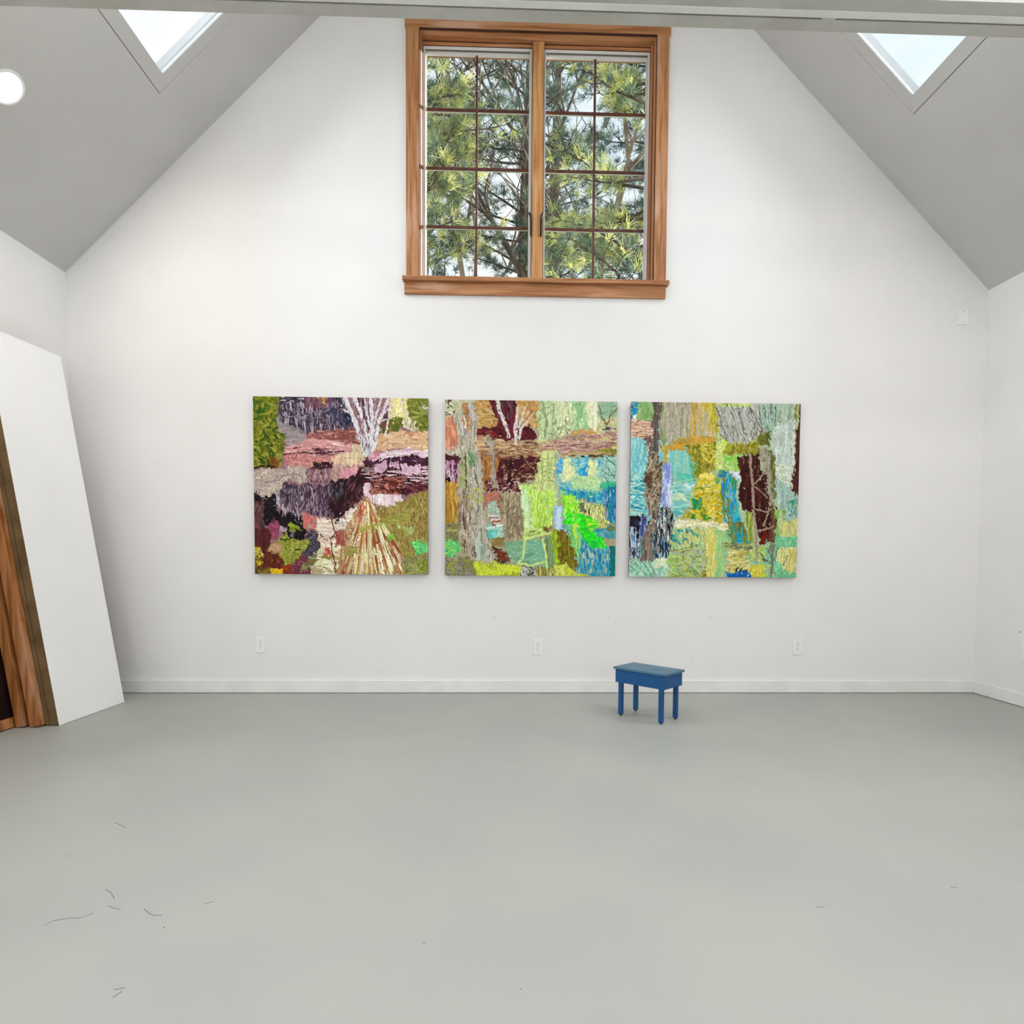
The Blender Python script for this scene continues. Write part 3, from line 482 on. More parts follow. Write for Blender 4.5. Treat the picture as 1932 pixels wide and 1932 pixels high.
    p.dabs([(1400,1600),(1780,1600),(1780,1850),(1420,1850)],60,80,18,HP,[(176,196,176),(150,190,180),(40,160,200),(20,120,160),(130,170,130)],.2); p.rect(1730,1560,1800,1880,[(0,110,110),(0,130,130),(20,90,90)],'V')
    p.poly([(1480,1370),(1600,1420),(1700,1550),(1660,1580),(1540,1570),(1480,1480)],[(30,225,20),(60,235,40),(20,205,60)],'b')
    p.poly([(1300,1350),(1420,1360),(1440,1520),(1400,1700),(1330,1560)],[(110,200,120),(150,215,110),(80,190,130),(190,230,120)],'v'); p.rect(1370,1350,1400,1480,(190,225,70))
    p.poly([(1170,1430),(1300,1430),(1400,1740),(1390,1820),(1190,1720)],[(110,110,20),(130,95,20),(90,80,15),(150,150,30),(80,60,20)],'V')
    p.poly([(1130,1450),(1190,1440),(1230,1750),(1180,1770)],[(160,200,20),(130,160,20),(190,220,60)],'V'); p.poly([(1080,1490),(1140,1470),(1190,1760),(1110,1780)],[(120,150,100),(140,165,110),(110,130,80)],'V')
    Y=[(205,226,130),(220,236,150)]
    p.line([(860,1500),(1140,1430)],18,Y); p.line([(890,1520),(870,1680),(820,1740)],20,Y); p.line([(1065,1490),(1095,1620),(1110,1780)],20,Y); p.line([(820,1735),(960,1755),(1080,1725)],18,Y); p.line([(880,1260),(890,1400),(880,1500)],14,Y); p.line([(880,1410),(1010,1390)],14,Y)
    p.poly([(400,1720),(560,1700),(700,1740),(850,1760),(860,1880),(420,1880)],[(205,220,50),(190,205,60),(215,226,90),(170,180,30)],'b'); p.poly([(1180,1740),(1280,1730),(1400,1820),(1540,1850),(1540,1880),(1000,1880),(1170,1810)],[(205,215,70),(190,195,60),(220,226,110)],'b')
    p.poly([(840,1760),(930,1770),(1000,1830),(980,1880),(850,1880)],[(225,225,225),(40,30,40),(120,130,60),(200,195,200)],'f'); p.rect(990,1780,1180,1870,[(140,130,50),(160,150,90),(215,205,130),(120,110,40)],'v')
    # grey trunks
    T=[(176,170,158),(192,186,174),(150,142,128),(200,196,188)]
    p.poly([(235,240),(300,230),(300,700),(320,1000),(310,1640),(240,1560),(225,1040),(225,600)],[(170,165,140),(150,150,110),(190,186,170),(140,130,100)],'V')
    p.poly([(205,280),(225,280),(240,640),(215,640)],T,'V'); p.poly([(290,160),(360,150),(360,400),(300,420)],[(185,135,90),(200,150,100),(165,120,80)],'V')
    p.poly([(310,480),(440,640),(480,1000),(500,1300),(560,1700),(380,1700),(330,1300),(300,1000)],[(180,176,160),(165,160,138),(196,192,180),(150,145,120)],'V')
    p.poly([(230,1040),(320,1040),(380,1250),(390,1700),(300,1640),(240,1480)],[(176,156,140),(190,172,158),(150,128,112),(120,96,84)],'V')
    p.poly([(345,130),(400,130),(410,400),(440,700),(460,1000),(500,1300),(590,1720),(500,1720),(440,1400),(400,1000),(370,600)],T,'V')
    p.poly([(240,240),(290,250),(310,420),(300,620),(260,600)],T,'V'); p.poly([(240,700),(300,640),(300,1010),(240,1000)],[(160,165,110),(140,150,90),(176,180,140),(100,110,60)],'V')
    p.poly([(320,620),(365,640),(375,760),(340,780)],[(120,150,110),(110,160,80),(90,140,110)],'V'); p.line([(300,690),(305,740),(310,980)],12,[(50,45,30),(90,80,50)]); p.line([(375,700),(400,860),(430,980)],10,[(90,95,50),(60,60,40)]); p.line([(390,1500),(400,1680)],12,(60,50,50)); p.line([(290,1240),(300,1600)],18,[(110,80,66),(90,66,56)])
    p.dabs([(240,1000),(460,1000),(580,1700),(260,1600)],170,80,8,HP,[(206,202,190),(130,120,100),(186,176,150),(160,160,110),(110,96,80)],.15); p.line([(290,290),(310,360),(300,400)],10,(235,235,225)); p.dabs([(240,1400),(300,1400),(320,1500),(240,1500)],20,60,6,1.0,(205,196,170),.5)
    p.poly([(400,1450),(480,1430),(520,1700),(420,1700)],[(130,160,130),(165,185,165),(190,200,190)],'V'); p.dabs([(340,1000),(480,1000),(470,1200),(350,1200)],18,40,14,.5,[(190,195,70),(170,180,60)],.5)
    p.poly([(510,470),(560,470),(590,720),(610,1000),(570,1000),(550,700)],[(160,152,140),(176,170,158),(140,132,118)],'V'); p.rect(405,500,510,640,[(200,170,120),(215,185,140),(150,110,80)],'h')
    B=[(222,208,200),(205,190,185),(232,222,214)]
    p.line([(610,126),(640,240),(700,390),(725,480)],36,B); p.line([(810,200),(800,330),(790,400),(795,550)],32,B); p.line([(880,190),(850,300),(820,390)],16,B); p.line([(905,330),(840,400),(825,500)],24,B); p.line([(970,250),(900,330),(850,380)],12,B); p.line([(500,215),(590,270)],12,[(200,180,150)]); p.line([(920,230),(860,320)],10,B)
    p.dabs([(600,130),(720,380),(740,480),(680,460)],20,26,8,.6,(80,50,50),.8)
    return p
def painting_three():
    p=Paint(400,37,(131,150,1790,1874),(170,190,150))
    p.rect(80,100,520,1300,[(150,205,200),(130,195,195),(170,215,200)],'h')
    p.rect(131,100,200,320,[(20,110,160),(150,210,200),(10,70,90),(60,160,190)],'h'); p.rect(145,215,195,280,[(20,120,190),(30,140,200)]); p.rect(150,285,195,320,(235,235,240)); p.rect(198,100,350,325,[(140,180,110),(120,165,95),(160,190,130)],'v')
    p.rect(131,325,350,500,[(205,165,135),(215,180,150),(180,130,110),(225,195,170)],'h'); p.dabs([(140,330),(340,330),(340,500),(140,500)],36,70,7,0,[(130,90,80),(235,210,190)],.15)
    p.poly([(131,510),(250,500),(290,640),(290,880),(131,880)],[(130,200,205),(110,185,195),(150,212,210)],'v'); p.rect(131,860,300,1260,[(130,205,205),(60,160,180),(200,230,200),(150,215,210),(100,190,190)],'h')
    p.dabs([(131,880),(290,880),(290,1200),(131,1200)],60,80,12,.15,[(30,130,160),(220,236,215),(150,220,215),(60,160,180)],.2); p.rect(131,1200,260,1270,[(160,205,195),(130,190,190)],'h')
    p.rect(420,140,480,600,[(130,150,90),(150,160,110),(100,140,110)],'V'); p.poly([(440,100),(720,100),(720,480),(600,500),(500,580),(440,300)],[(176,170,150),(160,155,135),(190,184,165),(150,140,112)],'V')
    p.poly([(700,100),(980,100),(960,480),(720,480)],[(180,165,110),(196,160,60),(176,172,150),(205,180,90),(190,186,170)],'V'); p.poly([(840,150),(940,150),(990,420),(930,440)],[(190,180,50),(170,150,50),(205,195,90)],'V'); p.line([(720,160),(745,300),(760,480)],26,[(205,160,50),(190,150,60)])
    p.poly([(950,100),(1560,100),(1540,380),(1420,480),(1390,520),(1100,560),(1000,470)],[(176,182,165),(190,194,182),(160,165,145),(196,200,196)],'V')
    p.poly([(940,100),(1300,100),(1290,190),(1160,200),(960,180)],[(200,220,130),(180,205,110),(216,228,160)],'b')
    p.poly([(1380,130),(1560,130),(1540,480),(1440,400)],[(150,190,165),(170,200,180),(130,170,140)],'V')
    GR=[(96,96,88),(120,120,108),(84,88,84)]
    for a in [[(960,200),(1010,330),(1080,540)],[(1060,160),(1130,300),(1190,520)],[(1160,180),(1200,330),(1250,520)],[(1190,240),(1230,400),(1290,540)],[(1280,180),(1330,260),(1400,400)],[(1290,200),(1340,400),(1330,500)],[(1380,180),(1390,300),(1420,480)],[(970,370),(1060,380),(1150,395)],[(1300,220),(1240,300)],[(1430,180),(1450,300)],[(1500,160),(1490,300),(1470,420)],[(1440,270),(1520,310)],[(1540,180),(1540,380)],[(1100,440),(1150,540)],[(1360,300),(1300,440)],[(1220,180),(1180,300)],[(1010,460),(1080,540)]]: p.line(a,13,GR,taper=.6)
    p.dabs([(980,180),(1540,180),(1400,520),(1080,540)],110,80,7,HP-.25,[(110,112,100),(205,208,200),(140,142,126),(180,175,190)],.25)
    p.poly([(490,600),(620,510),(760,470),(960,480),(960,560),(700,590),(520,640)],[(196,150,50),(205,165,70),(180,140,60),(170,150,60)],'h')
    p.poly([(670,570),(960,540),(1060,560),(1400,500),(1400,640),(1190,640),(1050,670),(960,700),(950,820),(800,900),(740,760)],[(130,130,20),(150,145,30),(105,105,15),(165,155,60)],'b')
    p.dabs([(700,580),(1400,530),(1380,640),(960,700),(950,820),(760,800)],160,56,11,HP,[(100,96,15),(165,155,50),(190,180,80),(140,135,30)],.5); p.dabs([(820,560),(950,560),(950,740),(820,700)],34,60,14,.6,[(220,205,90),(190,180,60)],.6)
    p.rect(1390,440,1510,560,[(96,100,30),(120,124,50),(80,84,20)],'v'); p.poly([(1040,530),(1140,560),(1040,640)],[(190,205,70),(150,160,40)],'v')
    p.poly([(520,630),(680,620),(740,720),(780,850),(770,930),(520,960)],[(120,190,190),(110,205,200),(140,205,190),(150,200,180)],'V'); p.rect(600,840,770,920,[(80,200,170),(90,205,190)],'b'); p.poly([(720,700),(780,850),(770,960),(730,860)],[(90,150,60),(110,170,110)],'V')
    p.poly([(520,940),(770,910),(760,1040),(740,1190),(620,1300),(560,1330),(530,1200)],[(120,195,190),(150,210,195),(170,220,205),(100,180,180)],'h'); p.rect(560,1030,680,1100,[(190,220,180),(205,228,190)],'f'); p.rect(640,930,770,1000,[(225,235,230),(150,215,210)],'h',cover=.7); p.line([(520,938),(760,905)],7,(205,225,150))
    p.poly([(790,900),(880,840),(960,860),(1040,950),(1050,1310),(610,1310),(720,1180),(770,1000)],[(215,195,40),(190,180,30),(225,205,80),(170,165,30),(205,170,30)],'b')
    p.dabs([(800,900),(1040,950),(1050,1300),(640,1300)],170,56,14,.1,[(230,215,110),(200,160,20),(130,140,20),(225,205,60),(190,195,150)],.8); p.rect(820,850,950,910,[(225,205,70),(235,220,110)],'h')
    p.rect(740,1080,830,1190,[(50,150,70),(20,140,110),(90,160,60)],'b'); p.rect(740,1250,790,1310,(30,130,30)); p.rect(860,1250,940,1300,[(30,140,60),(90,150,40)]); p.dabs([(790,980),(900,980),(900,1030),(790,1030)],10,60,20,.1,[(90,140,40),(235,220,110)]); p.rect(960,880,1040,950,[(90,170,120),(150,190,90)],'v')
    p.poly([(955,560),(1040,510),(1045,820),(960,830)],[(215,226,130),(200,216,110),(226,232,160)],'V'); p.poly([(990,490),(1025,480),(1035,560),(985,560)],[(205,220,130),(180,200,110)])
    p.poly([(1050,660),(1200,640),(1230,900),(1190,1000),(1080,900)],[(150,205,80),(190,215,130),(120,190,70),(200,215,150)],'b'); p.rect(1060,680,1180,715,[(110,215,40),(140,205,80)],'h'); p.poly([(1090,820),(1210,830),(1220,900),(1110,890)],[(230,236,240),(205,215,235)],'v')
    p.poly([(980,820),(1080,820),(1200,920),(1230,1150),(1260,1320),(1250,1540),(1120,1520),(1070,1300),(1030,1100)],[(30,140,170),(110,120,30),(20,150,150),(60,170,190),(140,140,40),(40,160,110)],'V')
    p.dabs([(1000,830),(1100,860),(1220,1300),(1180,1520),(1080,1280)],140,90,14,HP-.2,[(20,140,200),(120,130,30),(150,110,40),(60,175,205),(30,150,120),(160,200,180)],.15); p.poly([(980,840),(1080,820),(1060,880),(990,890)],[(30,150,150),(20,120,150)])
    p.poly([(1110,980),(1200,1060),(1280,1340),(1190,1330)],[(20,150,205),(40,165,210),(60,180,190)],'V'); p.rect(1150,1300,1270,1370,[(20,160,200),(40,170,190)],'h')
    p.poly([(1160,900),(1230,900),(1260,1200),(1300,1500),(1230,1350),(1180,1100)],[(160,200,170),(190,215,190),(130,180,150)],'V')
    p.poly([(1080,1290),(1260,1360),(1310,1520),(1120,1540),(1100,1400)],[(120,125,30),(140,145,50),(40,150,150),(110,110,40)],'V'); p.poly([(1180,1420),(1230,1420),(1230,1530),(1180,1530)],[(20,150,190),(60,160,170)]); p.poly([(1290,1230),(1350,1250),(1350,1520),(1300,1500)],[(170,180,60),(190,200,90),(130,150,50)],'V')
    p.poly([(540,1330),(700,1320),(1100,1310),(1110,1390),(800,1390),(560,1400)],[(235,232,196),(240,238,210),(222,215,160)],'h')
    p.poly([(510,1390),(1110,1380),(1100,1560),(820,1580),(520,1640)],[(205,215,140),(130,185,150),(220,215,120),(160,200,150),(190,195,110)],'v'); p.dabs([(540,1420),(800,1400),(800,1570),(540,1590)],70,50,18,1.0,[(30,140,150),(60,160,160),(215,215,130),(160,205,160),(205,200,110)],.6)
    p.rect(880,1390,980,1870,[(220,215,110),(205,195,90),(230,226,140)],'V'); p.rect(980,1390,1110,1870,[(140,205,120),(160,215,140),(176,205,130),(190,200,160)],'V')
    p.poly([(510,1620),(890,1560),(890,1880),(510,1880)],[(176,200,130),(150,190,150),(205,205,120),(190,190,110),(160,180,170)],'b'); p.poly([(520,1700),(680,1660),(860,1880),(510,1880)],[(190,200,80),(150,190,80),(205,205,100),(140,180,110)],'b')
    for a in [[(510,1620),(620,1600),(740,1570),(820,1545)],[(620,1640),(760,1590)],[(660,1710),(740,1770),(820,1850)],[(600,1780),(640,1860)],[(580,1700),(640,1650),(700,1690)]]: p.line(a,9,[(140,130,70),(110,105,70)])
    p.dabs([(520,1640),(870,1600),(860,1860),(520,1860)],90,70,10,.4,[(215,215,120),(120,130,60),(150,205,130),(180,190,200)],.8); p.rect(840,1800,900,1870,[(120,110,50),(190,180,90)])
    p.poly([(1050,1530),(1350,1530),(1380,1880),(1080,1880)],[(150,200,150),(190,200,140),(170,190,160),(130,190,150)],'v'); p.rect(1105,1580,1320,1810,[(215,205,120),(200,190,100),(225,220,150)],'h'); p.rect(1260,1620,1330,1700,[(120,190,170),(170,200,120)],'v')
    p.dabs([(1110,1600),(1310,1600),(1310,1800),(1110,1800)],46,80,8,0,[(180,160,70),(232,228,170),(150,140,60)],.2); p.rect(1060,1530,1340,1590,[(130,150,130),(176,180,90),(100,110,90)],'h'); p.dabs([(1100,1790),(1330,1790),(1330,1830),(1100,1830)],14,40,22,HP,[(40,40,40),(225,205,110)],.4)
    p.poly([(1075,1790),(1120,1830),(1250,1820),(1375,1840),(1360,1880),(1110,1880)],[(0,90,170),(10,105,185),(0,80,150)],'h')
    p.rect(1340,1540,1600,1880,[(130,200,160),(150,210,160),(110,185,150),(190,205,110)],'h'); p.rect(1340,1740,1480,1870,[(215,205,60),(200,190,60),(225,215,90)],'b'); p.rect(1330,1560,1470,1700,[(190,205,90),(150,200,130),(205,210,110)],'b')
    p.poly([(1360,640),(1480,560),(1540,760),(1560,1180),(1480,1100),(1440,800)],[(160,152,140),(140,130,110),(176,170,150),(120,115,70)],'V'); p.poly([(1480,590),(1530,590),(1590,1040),(1550,1100),(1500,800)],[(110,115,50),(130,135,70),(90,95,40)],'V')
    p.poly([(1190,680),(1290,640),(1370,640),(1390,780),(1470,860),(1500,1100),(1580,1300),(1580,1530),(1420,1530),(1340,1230),(1260,1220),(1210,1080),(1220,900),(1180,740)],[(50,12,8),(66,18,10),(36,8,6),(80,30,20)],'V')
    p.poly([(1430,1400),(1520,1400),(1520,1530),(1420,1530)],[(110,24,12),(90,20,10)],'b'); p.poly([(1530,1160),(1580,1160),(1580,1550),(1520,1530)],[(110,80,60),(90,60,44)],'V'); p.dabs([(1220,700),(1380,680),(1560,1300),(1440,1500)],40,60,8,HP,[(100,50,40),(120,100,80),(30,5,5)],.4)
    M=[(176,150,135),(160,135,120)]
    p.line([(1300,650),(1320,860),(1340,1040),(1350,1230),(1380,1430),(1395,1720)],24,M); p.line([(1330,960),(1400,890),(1450,820)],16,M); p.line([(1350,970),(1420,1020),(1480,1080)],12,M); p.line([(1355,1185),(1470,1220),(1530,1190)],14,M); p.line([(1500,1200),(1470,1300),(1440,1360)],14,M); p.line([(1370,1410),(1460,1395),(1550,1360)],13,M); p.line([(1440,1330),(1480,1380)],12,M)
    p.poly([(1560,100),(1760,100),(1740,300),(1560,380)],[(165,185,165),(180,195,180),(150,170,145)],'V'); p.poly([(1540,390),(1640,350),(1720,310),(1750,420),(1740,760),(1560,780),(1520,600)],[(190,205,196),(205,216,208),(176,192,180),(215,224,218)],'V')
    p.poly([(1560,770),(1750,760),(1740,1000),(1680,980),(1580,880)],[(215,220,215),(176,190,170),(235,236,236),(190,205,140)],'f'); p.poly([(1560,870),(1740,980),(1780,1080),(1780,1300),(1620,1300),(1580,1100)],[(160,190,180),(176,200,190),(150,180,165)],'V')
    p.poly([(1730,200),(1775,100),(1770,1050),(1740,1040)],[(120,130,60),(150,155,90),(190,190,140)],'V'); p.poly([(1760,400),(1800,100),(1800,1000),(1740,1040),(1745,400)],[(70,30,28),(90,40,36),(50,24,22)],'V'); p.rect(1775,100,1800,1040,[(90,60,50),(60,24,24)],'V')
    p.poly([(1690,1090),(1780,1090),(1770,1250),(1700,1230)],[(0,110,90),(150,190,180),(30,130,110),(160,190,170)],'V'); p.rect(1580,1180,1660,1480,[(150,190,120),(120,170,60),(176,200,150)],'V')
    p.poly([(1620,1300),(1790,1280),(1790,1480),(1640,1480)],[(205,205,130),(220,216,150),(190,190,120)],'v'); p.rect(1580,1460,1790,1880,[(120,200,150),(140,210,165),(110,190,140)],'b'); p.poly([(1620,1600),(1790,1560),(1790,1830),(1660,1800),(1600,1720)],[(216,210,130),(225,222,160),(200,190,110)],'v')
    for a in [[(1500,1580),(1540,1700),(1545,1870)],[(1410,1620),(1480,1700),(1530,1740)],[(1600,1570),(1570,1700)],[(1700,1650),(1650,1750)],[(1440,1680),(1500,1720)],[(1560,1540),(1550,1700)]]: p.line(a,12,[(110,115,100),(90,100,90)])
    p.rect(1525,1540,1580,1870,[(120,130,110),(100,110,90),(150,165,140)],'V',cover=.7)
    # left tree and reflections
    p.poly([(131,1280),(250,1240),(310,1300),(310,1460),(230,1480),(131,1460)],[(14,12,20),(24,20,34),(40,44,80),(10,8,12)],'b'); p.rect(131,1380,260,1700,[(20,20,30),(220,220,225),(40,110,150),(180,195,215),(10,10,14)],'V'); p.rect(225,1260,300,1500,[(70,80,140),(150,165,205),(40,40,80),(190,196,220)],'V')
    p.rect(440,740,540,1210,[(130,150,215),(205,214,235),(160,176,215),(90,110,150)],'V'); p.poly([(500,960),(540,960),(550,1280),(500,1250)],[(215,222,236),(180,195,220)],'V')
    p.poly([(380,1180),(540,1190),(560,1340),(520,1700),(350,1700),(350,1300)],[(20,18,20),(90,90,90),(200,205,210),(140,140,130),(30,60,80),(14,12,14)],'V'); p.dabs([(350,1200),(540,1240),(510,1690),(350,1690)],190,80,8,HP,[(15,12,14),(225,225,215),(90,140,160),(60,60,64),(180,175,160),(20,50,90)],.12)
    p.poly([(240,1450),(350,1450),(350,1700),(240,1700)],[(160,200,190),(120,110,90),(60,110,130)],'V'); p.rect(390,1640,510,1710,[(12,12,20),(40,60,90),(150,180,190)],'v')
    TR=[(130,110,96),(150,130,112),(104,84,74),(165,150,130),(90,72,66)]
    p.poly([(350,140),(425,140),(410,400),(400,620),(440,760),(450,1000),(400,1230),(350,1440),(330,1700),(250,1710),(300,1440),(320,1250),(290,1000),(295,640),(340,560),(340,300)],TR,'V'); p.poly([(340,140),(420,140),(410,640),(370,680),(335,420)],[(104,88,84),(84,66,66),(120,104,98)],'V')
    p.poly([(290,640),(400,700),(450,900),(400,1200),(310,1200),(290,900)],[(165,150,125),(140,122,98),(185,170,145),(110,88,66)],'f'); p.poly([(255,500),(335,500),(330,620),(280,600)],[(130,110,100),(104,80,76)],'V'); p.line([(300,600),(320,570),(310,560)],9,(205,195,180)); p.rect(290,840,370,980,[(80,56,44),(110,84,62)],'f'); p.rect(390,780,450,900,[(110,90,50),(130,110,70)])
    p.dabs([(300,560),(440,700),(440,1200),(300,1200)],130,50,9,HP+.4,[(205,190,165),(90,68,56),(150,130,104),(50,40,40)],.5); p.rect(450,590,500,750,[(196,165,80),(176,150,70)],'V'); p.rect(400,640,450,730,[(120,195,205),(140,200,200)])
    p.poly([(131,1720),(510,1700),(520,1880),(131,1880)],[(160,210,180),(176,216,196),(190,222,190),(140,200,175)],'b')
    for a in [[(140,1760),(200,1800),(220,1860)],[(180,1730),(240,1780),(300,1860)],[(260,1720),(320,1800),(340,1850)],[(330,1730),(370,1800),(390,1850)],[(290,1720),(290,1760)],[(150,1730),(190,1700)]]: p.line(a,8,[(90,115,100),(110,130,110)])
    p.rect(390,1700,510,1790,[(220,232,200),(205,222,180)],'h')
    return p
def scumble(p,n):
    s=p; x0,y0,x1,y1=s.box; k=s.n
    for i in range(n):
        u,v=s.r.randint(3,k-3),s.r.randint(3,k-3)
        k2=2.2 if i%3==0 else 1
        du,dv=int(s.r.randint(-7,8)*k2),int(s.r.randint(-11,12)*k2)
        c=s.c[min(max(v+dv,0),k-1),min(max(u+du,0),k-1)]*255*s.r.uniform(.9,1.12)
        s.dab(x0+u/k*(x1-x0),y0+v/k*(y1-y0),24*s.r.uniform(.4,1.4),5.5*s.r.uniform(.6,1.5),(HP if s.r.rand()<.62 else s.r.uniform(0,3.1)),c)
    return p
MARKS= [[(-1.482, -2.827), (-1.472, -2.805), (-1.439, -2.794), (-1.408, -2.792), (-1.389, -2.77)], [(-1.431, -2.647), (-1.404, -2.665), (-1.372, -2.701)], [(-1.369, -2.735), (-1.346, -2.748), (-1.325, -2.752)], [(-1.261, -2.753), (-1.234, -2.775), (-1.214, -2.786), (-1.196, -2.783)], [(-1.163, -2.838), (-1.156, -2.846)], [(-1.148, -3.082), (-1.127, -3.075)], [(-1.136, -3.107), (-1.127, -3.087)], [(-1.68, -2.179), (-1.659, -2.193), (-1.613, -2.226)], [(-1.687, -2.44), (-1.681, -2.432)], [(-1.108, -2.731), (-1.084, -2.717)], [(-0.467, -2.922), (-0.459, -2.922)], [(1.094, -2.679), (1.115, -2.68)], [(-0.225, -3.098), (-0.22, -3.098)], [(0.808, -1.767), (0.815, -1.767)], [(0.631, -2.779), (0.657, -2.777)]]
SPOTS= [(-1.198, 0.248, 0.7), (-1.092, 0.16, 0.7), (-0.536, 0.23, 1.3), (0.102, 0.111, 1.2), (-0.356, 0.026, 0.8), (-0.119, 0.472, 1.4), (-0.287, 0.544, 0.9), (0.141, 0.476, 1.3), (-1.858, 2.263, 1.1), (1.55, 2.071, 0.9), (0.685, 0.262, 1.2), (0.739, 0.266, 0.8), (1.145, 0.248, 0.8), (0.534, 0.547, 0.8), (1.275, 0.549, 0.8)]
# ---------------- gable window ----------------
win=tag(empty('window_1',(0,0,WZ0)),kind=ST)
def wp(o):
    o.matrix_parent_inverse=Matrix.Translation((0,0,-WZ0)); return o
wp(MB().box(-.912,-.822,-.020,0,2.915,4.588).build('side_casing',M_wv,win,bevel=.002))
wp(MB().box(.818,.904,-.020,0,2.915,4.588).build('side_casing',M_wv,win,bevel=.002))
wp(MB().box(-.918,.912,-.022,0,4.586,4.68).build('head_casing',M_wh,win,bevel=.002))
wp(MB().box(-.935,.923,-.052,.15,2.886,2.915).build('window_sill',M_wh,win,bevel=.004))
wp(MB().box(-.924,.905,-.020,0,2.802,2.886).build('apron',M_wh,win,bevel=.002))
for nm,m,bx in (('jamb',M_wv,(-.82,-.812,0,.2,2.915,4.59)),('jamb',M_wv,(.812,.82,0,.2,2.915,4.59)),('head_jamb',M_wh,(-.812,.812,0,.2,4.58,4.59))):
    wp(MB().box(*bx).build(nm,m,win))
wp(MB().box(-.812,-.806,.06,.2,2.915,4.58).build('stop',M_wv,win,bevel=.001)); wp(MB().box(.797,.812,.06,.2,2.915,4.58).build('stop',M_wv,win,bevel=.001))
wp(MB().box(-.806,-.040,.085,.2,4.555,4.58).box(.042,.797,.085,.2,4.555,4.58).build('head_stop',M_wh,win,bevel=.001))
wp(MB().box(-.040,.042,.060,.2,2.915,4.58).build('mullion',M_ml,win,bevel=.003))
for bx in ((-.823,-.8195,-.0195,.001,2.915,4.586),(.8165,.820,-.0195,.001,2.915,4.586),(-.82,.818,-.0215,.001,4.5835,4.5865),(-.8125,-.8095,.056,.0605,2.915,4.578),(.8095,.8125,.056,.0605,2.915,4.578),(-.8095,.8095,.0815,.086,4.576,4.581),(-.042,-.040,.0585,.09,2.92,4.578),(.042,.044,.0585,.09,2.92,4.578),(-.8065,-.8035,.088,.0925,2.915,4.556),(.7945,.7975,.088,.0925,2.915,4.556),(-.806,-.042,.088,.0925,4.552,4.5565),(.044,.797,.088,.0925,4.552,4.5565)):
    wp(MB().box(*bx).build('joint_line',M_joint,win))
def frame(x0,x1,z0,z1,y0,y1,ws,wt,wbm):
    return MB().box(x0,x0+ws,y0,y1,z0,z1).box(x1-ws,x1,y0,y1,z0,z1).box(x0+ws,x1-ws,y0,y1,z1-wt,z1).box(x0+ws,x1-ws,y0,y1,z0,z0+wbm)
for (xa,xb,mx) in ((-.806,-.040,-.4306),(.042,.797,.4130)):
    f=wp(frame(xa,xb,2.915,4.556,.092,.104,.015,.016,.012).build('sash_frame',M_white,win))
    g=wp(frame(xa+.004,xb-.004,2.915,4.556,  .130,.155,.014,.025,.012).build('outer_sash_frame',M_white,win))
    g2=wp(MB().box(xa+.016,xb-.016,.106,.128,4.545,4.549).build('rail_gap',M_scuff,win))
    pn=wp(MB().box(xa+.018,xb-.018,.150,.153,2.927,4.532).build('pane',M_glass,win))
    zs=(4.157,3.751,3.342)
    wp(MB().box(mx-.0075,mx+.0075,.138,.150,2.927,4.532).build('muntin',M_munt,win))
    for z in zs: wp(MB().box(xa+.018,mx-.0075,.139,.150,z-.008,z+.008).box(mx+.0075,xb-.018,.139,.150,z-.008,z+.008).build('muntin',M_munt,win))
    o=MB().box(mx-.006,mx+.006,.154,.168,2.927,4.532)
    for z in zs: o.box(xa+.018,mx-.006,.154,.168,z-.006,z+.007).box(mx+.006,xb-.018,.154,.168,z-.006,z+.007)
    wp(o.build('exterior_muntins',M_white,win))
wp(MB().tube([(-.056,.05,3.405),(-.052,.048,3.395),(-.044,.05,3.370),(-.043,.052,3.245)],[.008,.008,.0075,.006],8).build('lock_lever',M_black,win,smooth=True))
wp(MB().tube([(.041,.05,3.405),(.037,.048,3.395),(.028,.05,3.370),(.026,.052,3.245)],[.008,.008,.0075,.006],8).build('lock_lever',M_black,win,smooth=True))
wp(MB().box(-.69,-.63,.045,.075,2.915,2.93).tube([(-.668,.055,2.925),(-.650,.05,2.975),(-.647,.045,3.00),(-.653,.045,3.03)],[.012,.008,.006,.006],8).build('crank_handle',M_black,win))
wp(MB().box(.565,.615,.045,.075,2.915,2.95).tube([(.575,.055,2.94),(.59,.045,2.975),(.592,.04,2.985)],[.014,.011,.008],8).build('crank_handle',M_black,win))
# unseen rear window, added with its area light to brighten the room
w2=tag(empty('window_2',(0,YB,.9)),kind=ST)
o=frame(-2.2,2.2,.9,ZE,YB-.1,YB+.02,.08,.08,.08); o.box(-.03,.03,YB-.1,YB,.98,ZE-.08); o=o.build('frame',M_wh,w2); o.matrix_parent_inverse=Matrix.Translation((0,-YB,-.9))
o=MB().box(-2.12,2.12,YB-.06,YB-.055,.98,ZE-.08).build('pane',M_glass,w2); o.matrix_parent_inverse=Matrix.Translation((0,-YB,-.9))
